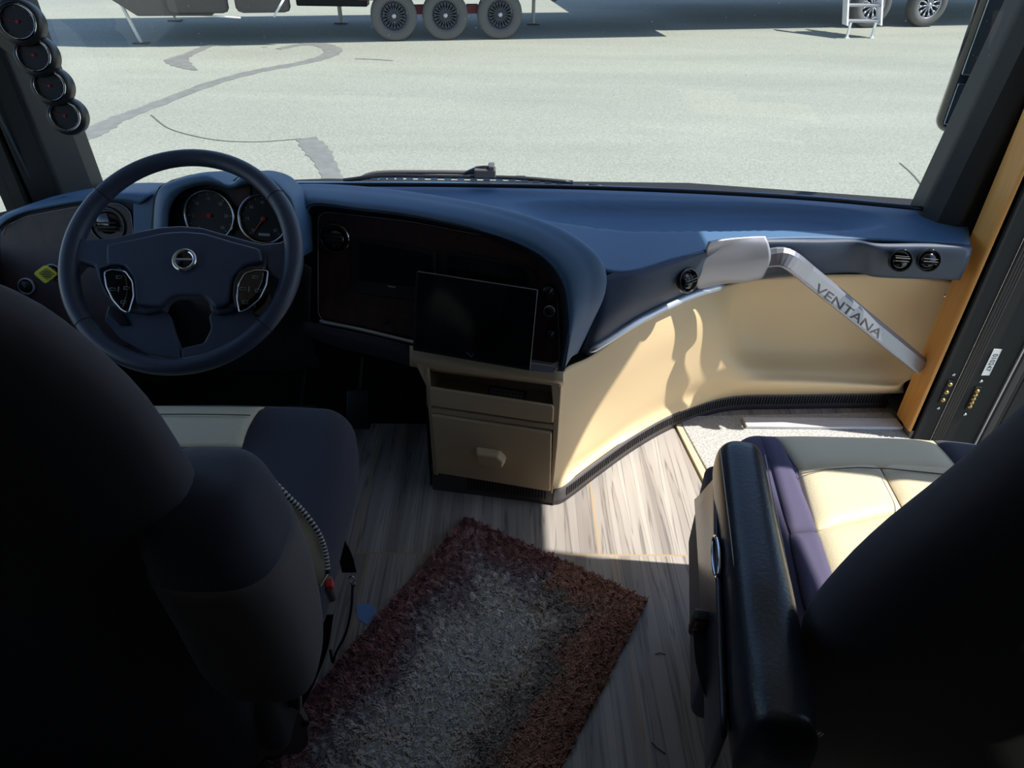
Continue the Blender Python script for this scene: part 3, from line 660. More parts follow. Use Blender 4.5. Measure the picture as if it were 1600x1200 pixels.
# curved baseboard vent
vt = [Vector((p.x, p.y, VZ+.004)) for p in pbot[:-1]]
vb = [Vector((p.x, p.y, 0)) for p in vt]
vg = gs('baseboard_vent', [vt, vb], GREYV, db, 8, 3, solid=.008)
vv = spline(vb, 2000); L = [0]
for a, b in zip(vv, vv[1:]): L.append(L[-1]+(b-a).length)
s = MB(); j = 0; tt = .045
while tt < L[-1]-.02:
    while L[j] < tt: j += 1
    p = vv[j]; t = (vv[j+1]-vv[j-1]).normalized(); n = Vector((t.y, -t.x, 0)); p = p+n*.0006
    s.prism([p+Vector((0, 0, .024)), p+t*.0045+Vector((0, 0, .024)), p+t*.0045+Vector((0, 0, .056)), p+Vector((0, 0, .056))], n*.0012); tt += .0098
s.build('vent_slots', SLOT, vg)
# silver moulding
mo = [P(921, 549, y=1.585), P(950, 531, y=1.62), P(1000, 500, y=1.69), P(1060, 470, y=1.785), P(1100, 454, y=1.835), P(1130, 446, y=1.87)]
b = MB(); sm = spline(mo, 30); b.tube(sm, [.004, .009]+[.0105+.00025*i for i in range(24)]+[.0165, .0165, .015, .008], 12); o_ = b.build('silver_moulding', SILVER, db, True)
# silver corner cap
cap0 = [P(1108, 380, z=.70), P(1140, 374, z=.702), P(1172, 370, z=.703), P(1196, 369, z=.704)]
cap1 = [P(1103, 392, y=1.80), P(1135, 386, y=1.805), P(1170, 383, y=1.81), P(1202, 384, y=1.81)]
cap2 = [P(1094, 418, y=1.80), P(1130, 410, y=1.805), P(1168, 408, y=1.81), P(1204, 405, y=1.81)]
cap3 = [P(1088, 444, y=1.82), P(1128, 437, y=1.825), P(1165, 436, y=1.83), P(1194, 430, y=1.83)]
cap4 = [P(1092, 452, y=1.85), P(1130, 444, y=1.86), P(1165, 441, y=1.86), P(1190, 435, y=1.86)]
gs('corner_cap', [[p+(CAM-p).normalized()*.05 for p in r] for r in (cap0, cap1, cap2, cap3, cap4)], SILVERP, db, 8, 6, solid=.006)
# round vents in fascia
FPl = Plane(P(985, 470, y=1.675), P(1120, 420, y=1.815), P(985, 430, y=1.675)); FPl.n = Vector((.55, -.8, .25)).normalized(); FPl.u = Vector((.82, .57, 0)); FPl.v = FPl.n.cross(FPl.u)
def vent_at(c, n, R, parent, tilt=.3, rollv=0):
    n = Vector(n).normalized(); u = Vector((0, 0, 1)).cross(n).normalized()
    pl = Plane.__new__(Plane); pl.o = c; pl.n = n; pl.u = u; pl.v = n.cross(u)
    if pl.v.z < 0: pl.v = -pl.v
    pl.hit = lambda px, py, off=0: c+n*off; pl.rad = lambda px, py, rp: R
    return vent(pl, 0, 0, 0, parent, tilt=tilt)
vent_at(P(1073, 438, y=1.715), (.5, -.8, .3), .029, db, .2)
vent_at(P(1406, 407, y=1.785), (-.15, -.95, .3), .027, db, .5)
vent_at(P(1450, 407, y=1.785), (-.15, -.95, .3), .027, db, -.1)

# binnacle
BPn = Plane(P(250, 380, y=1.56), P(460, 384, y=1.56), P(250, 300, y=1.60))
hood_o = [(238, 400), (240, 350), (243, 312), (252, 292), (272, 281), (300, 273), (325, 270), (343, 277), (356, 284), (366, 283), (378, 273), (400, 269), (430, 277), (450, 294), (464, 312), (472, 345), (474, 400)]
hood_i = [(262, 400), (263, 350), (267, 324), (276, 308), (288, 298), (304, 292), (325, 289), (343, 291), (356, 295), (368, 294), (382, 290), (402, 288), (426, 292), (440, 305), (450, 320), (456, 350), (457, 400)]
r0 = [BPn.hit(x, y, -.02)+Vector((0, .10, -.03)) for x, y in hood_o]
r1 = [BPn.hit(x, y, .015) for x, y in hood_o]; r2_ = [BPn.hit((x+2*a)/3, (y+2*b)/3, .045) for (x, y), (a, b) in zip(hood_o, hood_i)]; r3 = [BPn.hit(x, y, .0) for x, y in hood_i]
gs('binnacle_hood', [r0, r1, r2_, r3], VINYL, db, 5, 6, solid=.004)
slab('cluster_face', BPn, hood_o, BLACK, db, -.03, .012, 0)
slab('cluster_veneer', BPn, [(355, 300), (392, 292), (392, 322), (368, 322)], BURL, db, -.02, .006, 0)
def gauge(pl, px, py, rp, parent, ang, ticks, nums, a0=225, a1=-45):
    c = pl.hit(px, py, -.012); R = pl.rad(px, py, rp)
    g = MB().lathe(c, pl.n, [(R*1.02, 0), (R*1.03, .006), (R*1.0, .010), (R*.95, .008), (R*.93, .0)], 56).build('gauge', CHROME, parent, True)
    MB().lathe(c, pl.n, [(R*.92, .001), (0, .001)], 48).build('gauge_dial', GLOSS if False else BLACK, g)
    s = MB()
    for k in range(ticks+1):
        a = math.radians(a0+(a1-a0)*k/ticks); dv = pl.u*math.cos(a)+pl.v*math.sin(a); tv = pl.n.cross(dv)
        ln = .1 if k % 2 == 0 else .06; p = c+pl.n*.0016
        s.add([p+dv*R*.88+tv*R*.008, p+dv*R*.88-tv*R*.008, p+dv*R*(.88-ln)-tv*R*.008, p+dv*R*(.88-ln)+tv*R*.008], [(0, 1, 2, 3)])
    s.build('gauge_marks', PRINT, g)
    for k, t in enumerate(nums):
        a = math.radians(a0+(a1-a0)*k/(len(nums)-1)); dv = pl.u*math.cos(a)+pl.v*math.sin(a)
        text('gauge_number', t, R*.17, frame(c+pl.n*.002+dv*R*.66, pl.u, pl.n), PRINT, g, .0001)
    a = math.radians(ang); dv = pl.u*math.cos(a)+pl.v*math.sin(a)
    b = MB(); b.tube([c+pl.n*.004-dv*R*.08, c+pl.n*.004+dv*R*.8], [.0022*R/.06, .0012*R/.06], 6)
    b.lathe(c, pl.n, [(R*.1, .002), (R*.1, .005), (0, .006)], 16)
    b.build('gauge_needle', NEED, g); return g
g1 = gauge(BPn, 328, 337, 39, db, 178, 12, ['0', '5', '10', '15', '20', '25', '30'])
g2 = gauge(BPn, 412, 342, 38, db, 232, 14, ['0', '15', '30', '45', '60', '75', '85'])
c = BPn.hit(412, 342, -.009); slab('odometer', BPn, [(404, 364), (422, 365), (422, 369), (404, 368)], PRINT, g2, -.009, .0006, 0)
# left dash wing with veneer
LP = Plane(P(20, 470, y=1.66), P(210, 470, y=1.66), P(20, 340, y=1.74))
wing_o = [(-8, 345), (10, 333), (40, 322), (80, 313), (120, 306), (160, 301), (200, 299), (240, 300)]
wing_i = [(-4, 362), (14, 346), (40, 334), (80, 326), (120, 319), (160, 316), (190, 316), (216, 322)]
w0 = [LP.hit(x, y, -.02)+Vector((0, .12, -.02)) for x, y in wing_o]; w1 = [LP.hit(x, y, .0) for x, y in wing_o]; w2 = [LP.hit((a+2*c)/3, (b+2*d)/3, .022) for (a, b), (c, d) in zip(wing_o, wing_i)]; w3 = [LP.hit(x, y, .0) for x, y in wing_i]
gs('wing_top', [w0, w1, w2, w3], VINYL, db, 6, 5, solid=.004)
slab('wing_body', LP, [(-40, 350), (10, 335), (120, 308), (240, 302), (250, 420), (250, 560), (-40, 560)], VINYLD, db, -.06, .055, .0)
vL = slab('wing_veneer', LP, roundpoly([(5, 355), (40, 338), (120, 323), (185, 317), (207, 330), (212, 384), (212, 540), (5, 540)], 14), BURL, db, -.006, .010, .002)
ed = roundpoly([(5, 520), (5, 355), (40, 338), (120, 323), (185, 317), (204, 330), (210, 384)], 12)[6:]
MB().tube([LP.hit(x, y, .005) for x, y in ed], .0009, 6).build('veneer_edge', SILVERP, vL, True)
vent(LP, 170, 352, 24, db, tilt=-.3)
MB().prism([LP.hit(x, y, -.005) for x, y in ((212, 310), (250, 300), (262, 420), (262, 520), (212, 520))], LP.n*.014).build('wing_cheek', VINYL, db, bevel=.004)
# rotary switch + keyring knob under yellow tag
for px, py, rp in ((43, 447, 13), (84, 425, 13)):
    c = LP.hit(px, py, .004); R = LP.rad(px, py, rp)
    k_ = MB().lathe(c, LP.n, [(R, 0), (R, .006), (R*.85, .008), (R*.8, .002)], 32).build('dial_ring', SILVERP, db, True)
    MB().lathe(c, LP.n, [(R*.7, 0), (R*.66, .014), (R*.4, .018), (0, .018)], 24).build('dial_knob', BLACK, k_, True)
tg = Plane(LP.hit(55, 430, .03), LP.hit(95, 430, .03), LP.hit(55, 400, .03))
yt = slab('valve_knob', tg, roundpoly([(54, 427), (73, 413), (93, 428), (74, 444)], 5), YEL, None, 0, .008, .002)
tag(yt, 'yellow diamond-shaped pull knob on the veneer panel left of the wheel', 'knob')
slab('knob_face', tg, roundpoly([(60, 427), (73, 418), (87, 428), (74, 438)], 3), YELD, yt, .0075, .001, 0)
for k in range(3):
    y = 424+3.6*k; w_ = 7-abs(k-1)
    slab('knob_print', tg, [(73.5-w_, y), (73.5+w_, y+.6), (73.5+w_, y+1.8), (73.5-w_, y+1.2)], BLACKM, yt, .0084, .0003, 0)
MB().tube([tg.hit(74, 428, 0), tg.hit(74, 428, 0)-tg.n*.023], .007, 12).build('stem', BLACK, yt, True)
# knee area, carpet-covered firewall and pedals
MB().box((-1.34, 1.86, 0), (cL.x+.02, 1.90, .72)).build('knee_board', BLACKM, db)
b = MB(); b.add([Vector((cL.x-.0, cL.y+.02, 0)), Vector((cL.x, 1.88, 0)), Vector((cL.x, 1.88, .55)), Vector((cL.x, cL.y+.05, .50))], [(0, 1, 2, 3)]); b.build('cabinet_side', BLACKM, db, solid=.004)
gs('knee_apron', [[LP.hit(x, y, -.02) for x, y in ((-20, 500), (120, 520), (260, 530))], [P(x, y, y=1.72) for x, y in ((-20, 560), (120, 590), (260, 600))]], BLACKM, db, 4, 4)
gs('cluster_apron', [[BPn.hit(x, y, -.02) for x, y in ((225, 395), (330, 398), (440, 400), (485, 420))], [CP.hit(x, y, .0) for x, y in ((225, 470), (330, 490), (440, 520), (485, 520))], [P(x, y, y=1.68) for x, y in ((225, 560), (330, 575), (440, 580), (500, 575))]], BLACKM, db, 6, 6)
for px, py, w_, h_ in ((560, 640, .075, .12), (470, 655, .10, .09)):
    c = P(px, py, y=1.72); M = T(c.x, c.y, c.z, 0, -.6)
    vs, fs = rbox((w_, .02, h_), .008, 2, 3, M=M); pd = mesh('pedal', vs, fs, BLACK, None, True)
    tag(pd, 'long black accelerator pedal in the dark footwell left of the drawer cabinet' if px == 560 else 'wide black brake pedal in the dark footwell behind the driver seat cushion', 'pedal')
    MB().tube([c+Vector((0, .01, .02)), Vector((c.x, 1.856, c.z+.10))], .008, 8).build('pedal_arm', BLACK, pd)
# tablet screen
TP = Plane(CP.hit(647, 545, .045), CP.hit(828, 577, .045), CP.hit(652, 423, .045))
tb_ = empty('touchscreen', TP.hit(745, 560), 'black tablet-style touchscreen standing in front of the centre console', 'screen')
slab('housing', TP, roundpoly([(652, 423), (841, 452), (829, 577), (647, 545)], 3), BLACK, tb_, -.012, .012, .002)
slab('screen', TP, roundpoly([(654, 425), (839, 454), (827, 575), (649, 543)], 2), SCREEN, tb_, .0, .0015, 0)
MB().tube([TP.hit(x, y, .0015) for x, y in ((653, 424), (840, 453), (828, 576))], .0009, 6).build('bezel_edge', SILVERP, tb_)
MB().tube([TP.hit(729, 550, .002), TP.hit(737, 558, .002), TP.hit(740, 552, .002)], .0005, 5).build('home_mark', PRINT, tb_)
MB().tube([TP.hit(745, 500, -.012), CP.hit(745, 500, .0)], .03, 16).build('mount', BLACK, tb_)
# remote in the cubby
p0 = FP.hit(762, 613, -.03); p1_ = FP.hit(822, 622, -.03); M = frame((p0+p1_)/2, p1_-p0, Vector((0, -.5, .8)))
rm = empty('remote_control', (p0+p1_)/2, 'small black remote control lying in the open cubby above the drawer', 'remote')
vs, fs = rbox(((p1_-p0).length, .04, .016), .006, 3, 3, M=M); mesh('casing', vs, fs, BLACK, rm, True)
b = MB()
for i in range(10):
    for j in range(3): b.box((-.045+i*.009, -.014+j*.01, .0075), (-.039+i*.009, -.008+j*.01, .0095), M)
b.build('buttons', GREYV, rm)

# ================================================================== GRAB HANDLE
hw = [P(1198, 404, y=1.80), P(1222, 402, y=1.785), P(1240, 410, y=1.782), P(1262, 428, y=1.80), P(1350, 500, y=1.835), P(1441, 573, x=1.318)]
gh = empty('grab_handle', hw[-1], 'brushed silver grab handle with cut-out lettering slanting across the beige panel', 'handle')
pts = [hw[0], hw[1], hw[2], hw[3], hw[4], hw[5]]
dirv = (hw[5]-hw[3]).normalized(); nrm = Vector((-.10, -.95, .42)); nrm = (nrm-dirv*nrm.dot(dirv)).normalized()
pl = spline(pts[:4], 10)+[hw[3].lerp(hw[5], t) for t in (.2, .4, .6, .8, 1)]
vs = []; n = len(pl)
for i, p in enumerate(pl):
    t = (pl[min(i+1, n-1)]-pl[max(i-1, 0)]).normalized(); nn_ = (nrm-t*nrm.dot(t)).normalized(); w_ = nn_.cross(t)
    hw_ = .027; th = .009
    for a, b_ in ((-1, -1), (-1, .3), (-.8, 1), (.55, 1), (1, .2), (1, -1)): vs.append(p+w_*hw_*a+nn_*th*b_)
fs = [(i*6+k, i*6+(k+1) % 6, (i+1)*6+(k+1) % 6, (i+1)*6+k) for i in range(n-1) for k in range(6)]+[tuple(range(6)), tuple(range((n-1)*6, n*6))]
BRUSH = mat('brushed_aluminium', (158, 160, 170), .36, metal=.7, bump=.15, bscale=300, stretch=(1, 1, 1))
hb = mesh('bar', vs, fs, BRUSH, gh, bevel=.002)
tc_ = (P(1274, 446, y=1.79)+P(1375, 527, y=1.805))/2; 
hpl = Plane.__new__(Plane); hpl.o = hw[3]+nrm*.0095; hpl.n = nrm
ta = hpl.hit(1275, 449); tb2 = hpl.hit(1376, 524)
dd = (tb2-ta).normalized()
DKT = mat('letter_shadow', (70, 68, 72), .5)
text('lettering', 'VENTANA', .036, frame((ta+tb2)/2, dd, nrm), DKT, hb, .0006, sx=(tb2-ta).length/.165, shear=0)

# ================================================================== WIPER
wp = empty('windshield_wiper', P(740, 285, z=.72)+Vector((0, .12, 0)), 'black windshield wiper lying flat outside along the bottom of the glass', 'wiper')
YW = 2.24
bl = MB().tube(spline([P(537, 282, y=YW), P(600, 275, y=YW), P(680, 276, y=YW), P(800, 278, y=YW), P(895, 285, y=YW)], 30), .007, 8).build('wiper_blade', BLACK, wp, True)
te = MB()  # pale teeth painted in for light showing through gaps in the blade
for p in spline([P(585, 279, y=YW-.006), P(640, 279, y=YW-.006), P(720, 280, y=YW-.006), P(800, 282, y=YW-.006), P(875, 286, y=YW-.006)], 17): te.box((p.x-.011, p.y, p.z-.005), (p.x+.011, p.y+.004, p.z+.003))
te.build('gap_light', ALLOY, bl)
MB().tube(spline([P(560, 280, y=YW+.02), P(592, 270, y=YW+.02), P(680, 269, y=YW+.02), P(745, 270, y=YW+.02)], 20), .007, 8).build('wiper_arm', GREYV, wp, True)
MB().tube(spline([P(725, 272, y=YW+.02), P(748, 263, y=YW), P(770, 262, y=YW)], 10), .007, 8).build('wiper_link', BLACK, wp, True)
c = P(758, 270, y=YW); MB().box((c.x-.034, c.y-.02, c.z-.012), (c.x+.034, c.y+.02, c.z+.016)).box((c.x+.01, c.y-.02, c.z+.01), (c.x+.03, c.y+.02, c.z+.028)).build('wiper_mount', GREYV, wp, bevel=.004)
w2_ = empty('windshield_wiper', P(940, 292, y=YW), 'stub of a second wiper arm outside the glass, right of the long wiper', 'wiper')
MB().box(tuple(P(915, 294, y=YW)), tuple(P(924, 288, y=YW+.02))).build('wiper_mount', GREYV, w2_, bevel=.002)
MB().tube([P(920, 289, y=YW), P(935, 290, y=YW), P(952, 294, y=YW)], .004, 8).build('wiper_arm', BLACK, w2_, True)
wn = MB(); c = P(813, 277, y=YW+.05); wn.box((c.x-.017, c.y, c.z-.004), (c.x+.017, c.y+.01, c.z+.002))
tag(wn.build('washer_nozzle', BLACK), 'tiny dark washer nozzle outside the glass right of the wiper mount', 'nozzle')
# cowl outside
struct(gs('trim_9', [[p+Vector((0, .02, -.03)) for p in wsb], [p+Vector((0, .12, -.04)) for p in wsb]], BLACK, None, 8, 2))

# ================================================================== MIRROR outside right
mr = empty('side_mirror', (1.66, 2.45, .7), 'black exterior side mirror beyond the right windshield pillar', 'mirror')
ma = P(1500, 200, y=2.45); mb_ = P(1592, -10, y=2.45)
MM = Matrix.Translation(Vector((ma.x+.045, 2.45, ma.z+.26))) @ Matrix.Rotation(math.radians(-22), 4, 'Z')
vs, fs = rbox((.24, .10, .56), .045, 4, 5, M=MM); mesh('shell', vs, fs, GLOSS, mr, True)
vs, fs = rbox((.20, .012, .34), .005, 3, 3, M=MM @ Matrix.Translation((0, -.052, .08))); mesh('mirror_glass', vs, fs, mat('mirror_surface', (150, 165, 180), .04, metal=1), mr, True)
vs, fs = rbox((.20, .012, .13), .005, 3, 3, M=MM @ Matrix.Translation((0, -.052, -.18))); mesh('convex_glass', vs, fs, mat('mirror_surface_b', (130, 150, 170), .06, metal=1), mr, True)
MB().tube([MM @ Vector((.1, .0, .2)), Vector((1.5, 2.1, 1.6))], .02, 8).build('mirror_arm', GLOSS, mr, True)

# ================================================================== GAUGE POD on the left pillar
gp = empty('gauge_pod', (-1.2, 1.95, 1.0), 'black pillar pod holding four small round gauges at the left of the windshield', 'gauge pod')
GY = 1.88
prev = None
nrm = Vector((.22, -.93, .26)).normalized()
for px, py, rp, an in ((28, 34, 27, 165), (53, 86, 25, 165), (78, 134, 23.5, 160), (102, 181, 22.5, 155)):
    c = P(px, py, y=GY)
    pl = Plane.__new__(Plane); pl.o = c; pl.n = nrm; pl.u = Vector((.97, .23, 0)).normalized(); pl.u = (pl.u-nrm*pl.u.dot(nrm)).normalized(); pl.v = nrm.cross(pl.u)
    R = rp*(c-CAM).dot(FW)/F
    MB().lathe(c, nrm, [(R*1.0, .004), (R*1.12, .003), (R*1.22, -.004), (R*1.27, -.012), (R*1.27, -.035)], 40).build('gauge_housing', BLACK, gp, True)
    gauge(pl, px, py, rp*.93, gp, an, 8, [])
# backing web
MB().prism([P(-20, -10, y=GY+.03), P(20, 0, y=GY+.03), P(75, 85, y=GY+.03), P(122, 180, y=GY+.03), P(110, 205, y=GY+.03), P(88, 200, y=GY+.03), P(40, 110, y=GY+.03), P(-20, 60, y=GY+.03)], (0, .02, 0)).build('pod_web', BLACK, gp, bevel=.01)

# ================================================================== STEERING WHEEL
WT = math.radians(48); WC = Vector((-.622, 1.245, .896)); WR = .213
wN = Vector((-.0, -math.cos(WT), math.sin(WT))).normalized(); wU = Vector((1, 0, 0)); wV = wN.cross(wU)
if wV.z < 0: wV = -wV
SWP = Plane.__new__(Plane); SWP.o = WC; SWP.n = wN; SWP.u = wU; SWP.v = wV
sw = empty('steering_wheel', WC, 'four-spoke navy leather steering wheel with a round chrome emblem', 'steering wheel')
b = MB(); seg = 96; ring = []
for i in range(seg+1):
    a = 2*PI*i/seg; r = .0165+.002*abs(math.cos(a))**4; ring.append((WC+(wU*math.cos(a)+wV*math.sin(a))*WR, r))
vs = []; k = 16
for i in range(seg):
    a = 2*PI*i/seg; d_ = wU*math.cos(a)+wV*math.sin(a); r = ring[i][1]
    vs += [WC+d_*WR+(d_*math.cos(2*PI*j/k)+wN*math.sin(2*PI*j/k))*r for j in range(k)]
fs = [(i*k+j, i*k+(j+1) % k, ((i+1) % seg)*k+(j+1) % k, ((i+1) % seg)*k+j) for i in range(seg) for j in range(k)]
mesh('rim', vs, fs, WHEELL, sw, True)
for a in (38, 142, -38, -142):
    a = math.radians(a); d_ = wU*math.cos(a)+wV*math.sin(a)
    b = MB(); pts_ = [WC+d_*WR+(d_*math.cos(2*PI*j/20)+wN*math.sin(2*PI*j/20))*.0172 for j in range(21)]
    b.tube(pts_, .0009, 6, cap=False); b.build('rim_seam', BLACKM, sw)
def wslab(name, pix, m, parent, off, th, bev, r=0): return slab(name, SWP, roundpoly(pix, r) if r else pix, m, parent, off, th, bev)
hubtop = [(122, 372), (150, 384), (190, 380), (230, 370), (262, 364), (292, 362), (325, 365), (360, 375), (400, 386), (418, 390), (445, 387), (456, 380), (462, 420), (452, 455),
          (430, 440), (424, 424), (416, 455), (395, 482), (372, 493), (350, 498), (338, 495), (334, 478), (322, 470), (280, 470), (268, 478), (264, 492), (240, 497), (200, 492), (176, 468), (163, 440), (160, 424), (140, 418), (122, 440), (114, 410)]
hb_ = wslab('hub_pad', hubtop, WHEELL, sw, -.022, .030, .009)
# raised airbag cover
wslab('airbag_cover', [(172, 386), (215, 378), (262, 368), (292, 366), (325, 369), (365, 381), (410, 393), (414, 412), (385, 420), (368, 440), (362, 478), (340, 486), (332, 474), (322, 466), (280, 466), (268, 474), (258, 484), (218, 480), (214, 440), (200, 420), (172, 418)], WHEELL, sw, .006, .016, .008, 6)
# lower spokes
for pts_ in ([(200, 476), (258, 484), (270, 498), (276, 520), (286, 546), (290, 566), (240, 558), (196, 535), (172, 506), (178, 482)], [(345, 486), (332, 498), (336, 518), (325, 540), (290, 548), (290, 566), (340, 556), (385, 533), (412, 503), (402, 480), (374, 484)]):
    wslab('spoke', pts_, WHEELL, sw, -.026, .020, .007, 5)
wslab('spoke_insert', [(404, 470), (424, 458), (430, 476), (412, 498), (398, 494)], GLOSS, sw, -.010, .010, .003, 3)
wslab('spoke_insert', [(176, 478), (196, 492), (206, 510), (190, 510), (172, 494)], GLOSS, sw, -.010, .010, .003, 3)
# emblem
c = SWP.hit(289, 407, .022); R = SWP.rad(289, 407, 19)
em = MB().lathe(c, wN, [(R, 0), (R, .004), (R*.85, .007), (R*.68, .004)], 40).build('emblem', CHROME, sw, True)
MB().lathe(c, wN, [(R*.7, .004), (0, .006)], 32).build('emblem_disc', GLOSS, em, True)
MB().box((-R*.66, -R*.08, .0058), (R*.66, R*.08, .0068), frame(c, wU, wN)).build('emblem_bar', ALLOY, em)
# button pads
for pix, marks in (([(163, 425), (176, 421), (196, 424), (207, 440), (209, 462), (201, 489), (190, 484), (176, 468), (166, 447)], ((185, 433), (175, 452), (197, 450), (185, 452), (192, 472))),
                   ([(372, 445), (383, 427), (400, 422), (419, 423), (416, 445), (405, 468), (388, 482), (374, 488), (370, 466)], ((398, 433), (378, 451), (402, 454), (389, 452), (382, 472)))):
    pd = wslab('button_pad', pix, GLOSS, sw, .004, .022, .002, 4)
    rp_ = roundpoly(pix, 4); MB().tube([SWP.hit(x, y, .0268) for x, y in rp_+rp_[:1]], .0013, 6).build('pad_trim', CHROME, pd, True)
    for i, (x, y) in enumerate(marks):
        q_ = SWP.hit(x, y, .0265); M = frame(q_, wU, wN); b = MB()
        if i == 3: b.box((-.0006, -.005, 0), (.0006, .005, .0004), M)
        else:
            b.box((-.004, -.0028, 0), (-.0033, .0028, .0004), M).box((-.004, .0022, 0), (.003, .0028, .0004), M).box((-.004, -.0028, 0), (.003, -.0022, .0004), M).box((.0045, -.002, 0), (.007, -.0014, .0004), M).box((.0045, .0014, 0), (.007, .002, .0004), M)
        b.build('button_icon', PRINT, pd)
# column and stalk
cb = WC-wN*.03
MB().tube([cb, cb-wN*.10+Vector((0, .03, -.02)), Vector((WC.x, 1.62, .60))], [.05, .065, .085], 20).build('column_shroud', BLACK, sw, True)
MB().tube([cb+Vector((.04, .06, -.03)), cb+Vector((.14, .06, -.01)), cb+Vector((.19, .05, .0))], [.009, .009, .013], 10).build('stalk', BLACK, sw, True)

# ================================================================== SEATS
def surf_pt(px, py, z): return P(px, py, z=z)
def loft(name, secs, m, parent, seg=36, n=2.6, **k):   # secs: (center, half-vector a, half-vector b)
    vs = []
    for c, a, b in secs:
        c, a, b = Vector(c), Vector(a), Vector(b)
        for i in range(seg):
            t = 2*PI*i/seg; ct, st_ = math.cos(t), math.sin(t)
            vs.append(c+a*math.copysign(abs(ct)**(2/n), ct)+b*math.copysign(abs(st_)**(2/n), st_))
    N = len(secs)
    fs = [(i*seg+j, i*seg+(j+1) % seg, (i+1)*seg+(j+1) % seg, (i+1)*seg+j) for i in range(N-1) for j in range(seg)]+[tuple(range(seg)), tuple(range((N-1)*seg, N*seg))]
    return mesh(name, vs, fs, m, parent, True, **k)
def resec(prof, n):                      # prof list of tuples -> smooth interpolation
    out = []
    for i in range(n):
        t = (len(prof)-1)*i/(n-1); k = min(int(t), len(prof)-2)
        out.append([cr([Vector((p[j], 0, 0)) for p in prof], t).x for j in range(len(prof[0]))])
    return out
def seatback(root, M, prof, m):
    # prof: z, y centre, half width, half depth, x shift
    secs = []
    for z, y, hw_, hd, xs in resec(prof, 34):
        secs.append((M @ Vector((xs, y, z)), M.to_3x3() @ Vector((max(hw_, .004), 0, 0)), M.to_3x3() @ Vector((0, max(hd, .003), 0))))
    return loft('backrest', secs, m, root, 48, 2.7)
# ---- driver
SM = T(-.65, .95, 0)
ds = empty('driver_seat', (-.65, .95, 0), 'dark fabric driver seat with a cream leather insert, seen from behind', 'seat')
def wcush(p):
    x, y, z = p
    z2 = z-.03*max(0, (y-.15)/.15)**2*(1 if y > .15 else 0)
    if z > 0: z2 += .02*math.cos(x*4)*math.cos(y*3)
    wx = 1-.16*max(0, (y-.05)/.25)**2
    return (x*wx, y, z2)
vs, fs = rbox((.66, .60, .16), .07, 10, 5, warp=wcush, M=SM @ Matrix.Translation((0, .09, .43))); cu = mesh('cushion', vs, fs, NAVYF, ds, True)
def pillow(name, M, quad, zb, bulge, m, parent, n=18, e=6, drop=None):
    q = [Vector(v) for v in quad]; vs = []
    for j in range(n+1):
        for i in range(n+1):
            u, v = i/n, j/n; p = (q[0]*(1-u)+q[1]*u)*(1-v)+(q[3]*(1-u)+q[2]*u)*v
            a = (1-abs(2*u-1)**e)*(1-abs(2*v-1)**e); vs.append(M @ Vector((p.x, p.y, zb(p.x, p.y)+bulge*a-.004)))
    fs = [(j*(n+1)+i, j*(n+1)+i+1, (j+1)*(n+1)+i+1, (j+1)*(n+1)+i) for j in range(n) for i in range(n)]
    me = bpy.data.meshes.new(name); me.from_pydata([tuple(v) for v in vs], [], fs); me.materials.append(m)
    return finish(bpy.data.objects.new(name, me), parent, True, solid=.008)
def dz(x, y): return .512+.02*math.cos(x*4)*math.cos((y-.09)*3)-.03*max(0, (y-.24)/.15)**2*(1 if y > .24 else 0)-(.02 if y > .34 else 0)*0
pillow('seat_insert', SM, [(-.25, -.1), (.14, -.1), (.10, .16), (-.25, .16)], dz, .016, CREAM, ds)
ins = gs('seat_insert', [[SM @ Vector((x, y, z)) for x in (-.30, -.2, -.1, 0, (.10 if y > .35 else .105-.0*y))] for y, z in ((.165, dz(0, .165)+.004), (.22, dz(0, .22)+.016), (.30, dz(0, .30)+.010), (.36, .482), (.398, .43), (.40, .37))], CREAM, ds, 5, 5)
MB().tube([SM @ Vector((x, .255-.0*x, dz(x, .255)+.020)) for x in [-.3+.02*i for i in range(21)]], .0012, 5).build('stitching', DTHREAD, ds)
MB().tube([SM @ Vector((.25+.07*math.sin(t*2.2)*0, -.15+.5*t, .505-.06*t*t)) for t in [i/12 for i in range(13)]], .0012, 5).build('seam', BLACKM, ds)
vs, fs = rbox((.56, .5, .10), .03, 3, 3, M=SM @ Matrix.Translation((0, .05, .30))); mesh('seat_pan', vs, fs, VINYLD, ds, True)
vs, fs = rbox((.42, .42, .27), .03, 3, 3, M=SM @ Matrix.Translation((0, .0, .135))); mesh('pedestal', vs, fs, GREYV, ds, True)
seatback(ds, SM, [(.10, -.25, .30, .05, -.12), (.14, -.25, .33, .06, -.13), (.30, -.265, .31, .065, -.09), (.5, -.28, .25, .065, 0), (.65, -.29, .265, .07, 0), (.8, -.31, .275, .07, 0), (.92, -.33, .275, .065, 0), (1.03, -.345, .262, .06, 0), (1.11, -.355, .235, .055, -.005), (1.165, -.36, .195, .05, -.01), (1.20, -.365, .13, .04, -.02), (1.215, -.367, .05, .02, -.025)], BACKF)
# folded-up armrest on the right
aps = [(.52, .600, .02, .02, -.335), (.54, .605, .06, .045, -.34), (.60, .615, .078, .07, -.345), (.70, .63, .084, .08, -.355), (.80, .64, .082, .085, -.37), (.865, .645, .072, .075, -.378), (.895, .65, .055, .05, -.38), (.905, .65, .02, .02, -.38)]
arm = loft('armrest', [(Vector((xs, y, z)), (hw_, 0, 0), (0, hd, 0)) for z, y, hw_, hd, xs in resec(aps, 30)], NAVYF, ds, 40, 3.0)
loft('armrest_cover', [(Vector((xs, y, z)), (hw_+.003, 0, 0), (0, hd+.003, 0)) for z, y, hw_, hd, xs in resec(aps, 30) if .50 < z < .80], COVERF, arm, 40, 3.0)
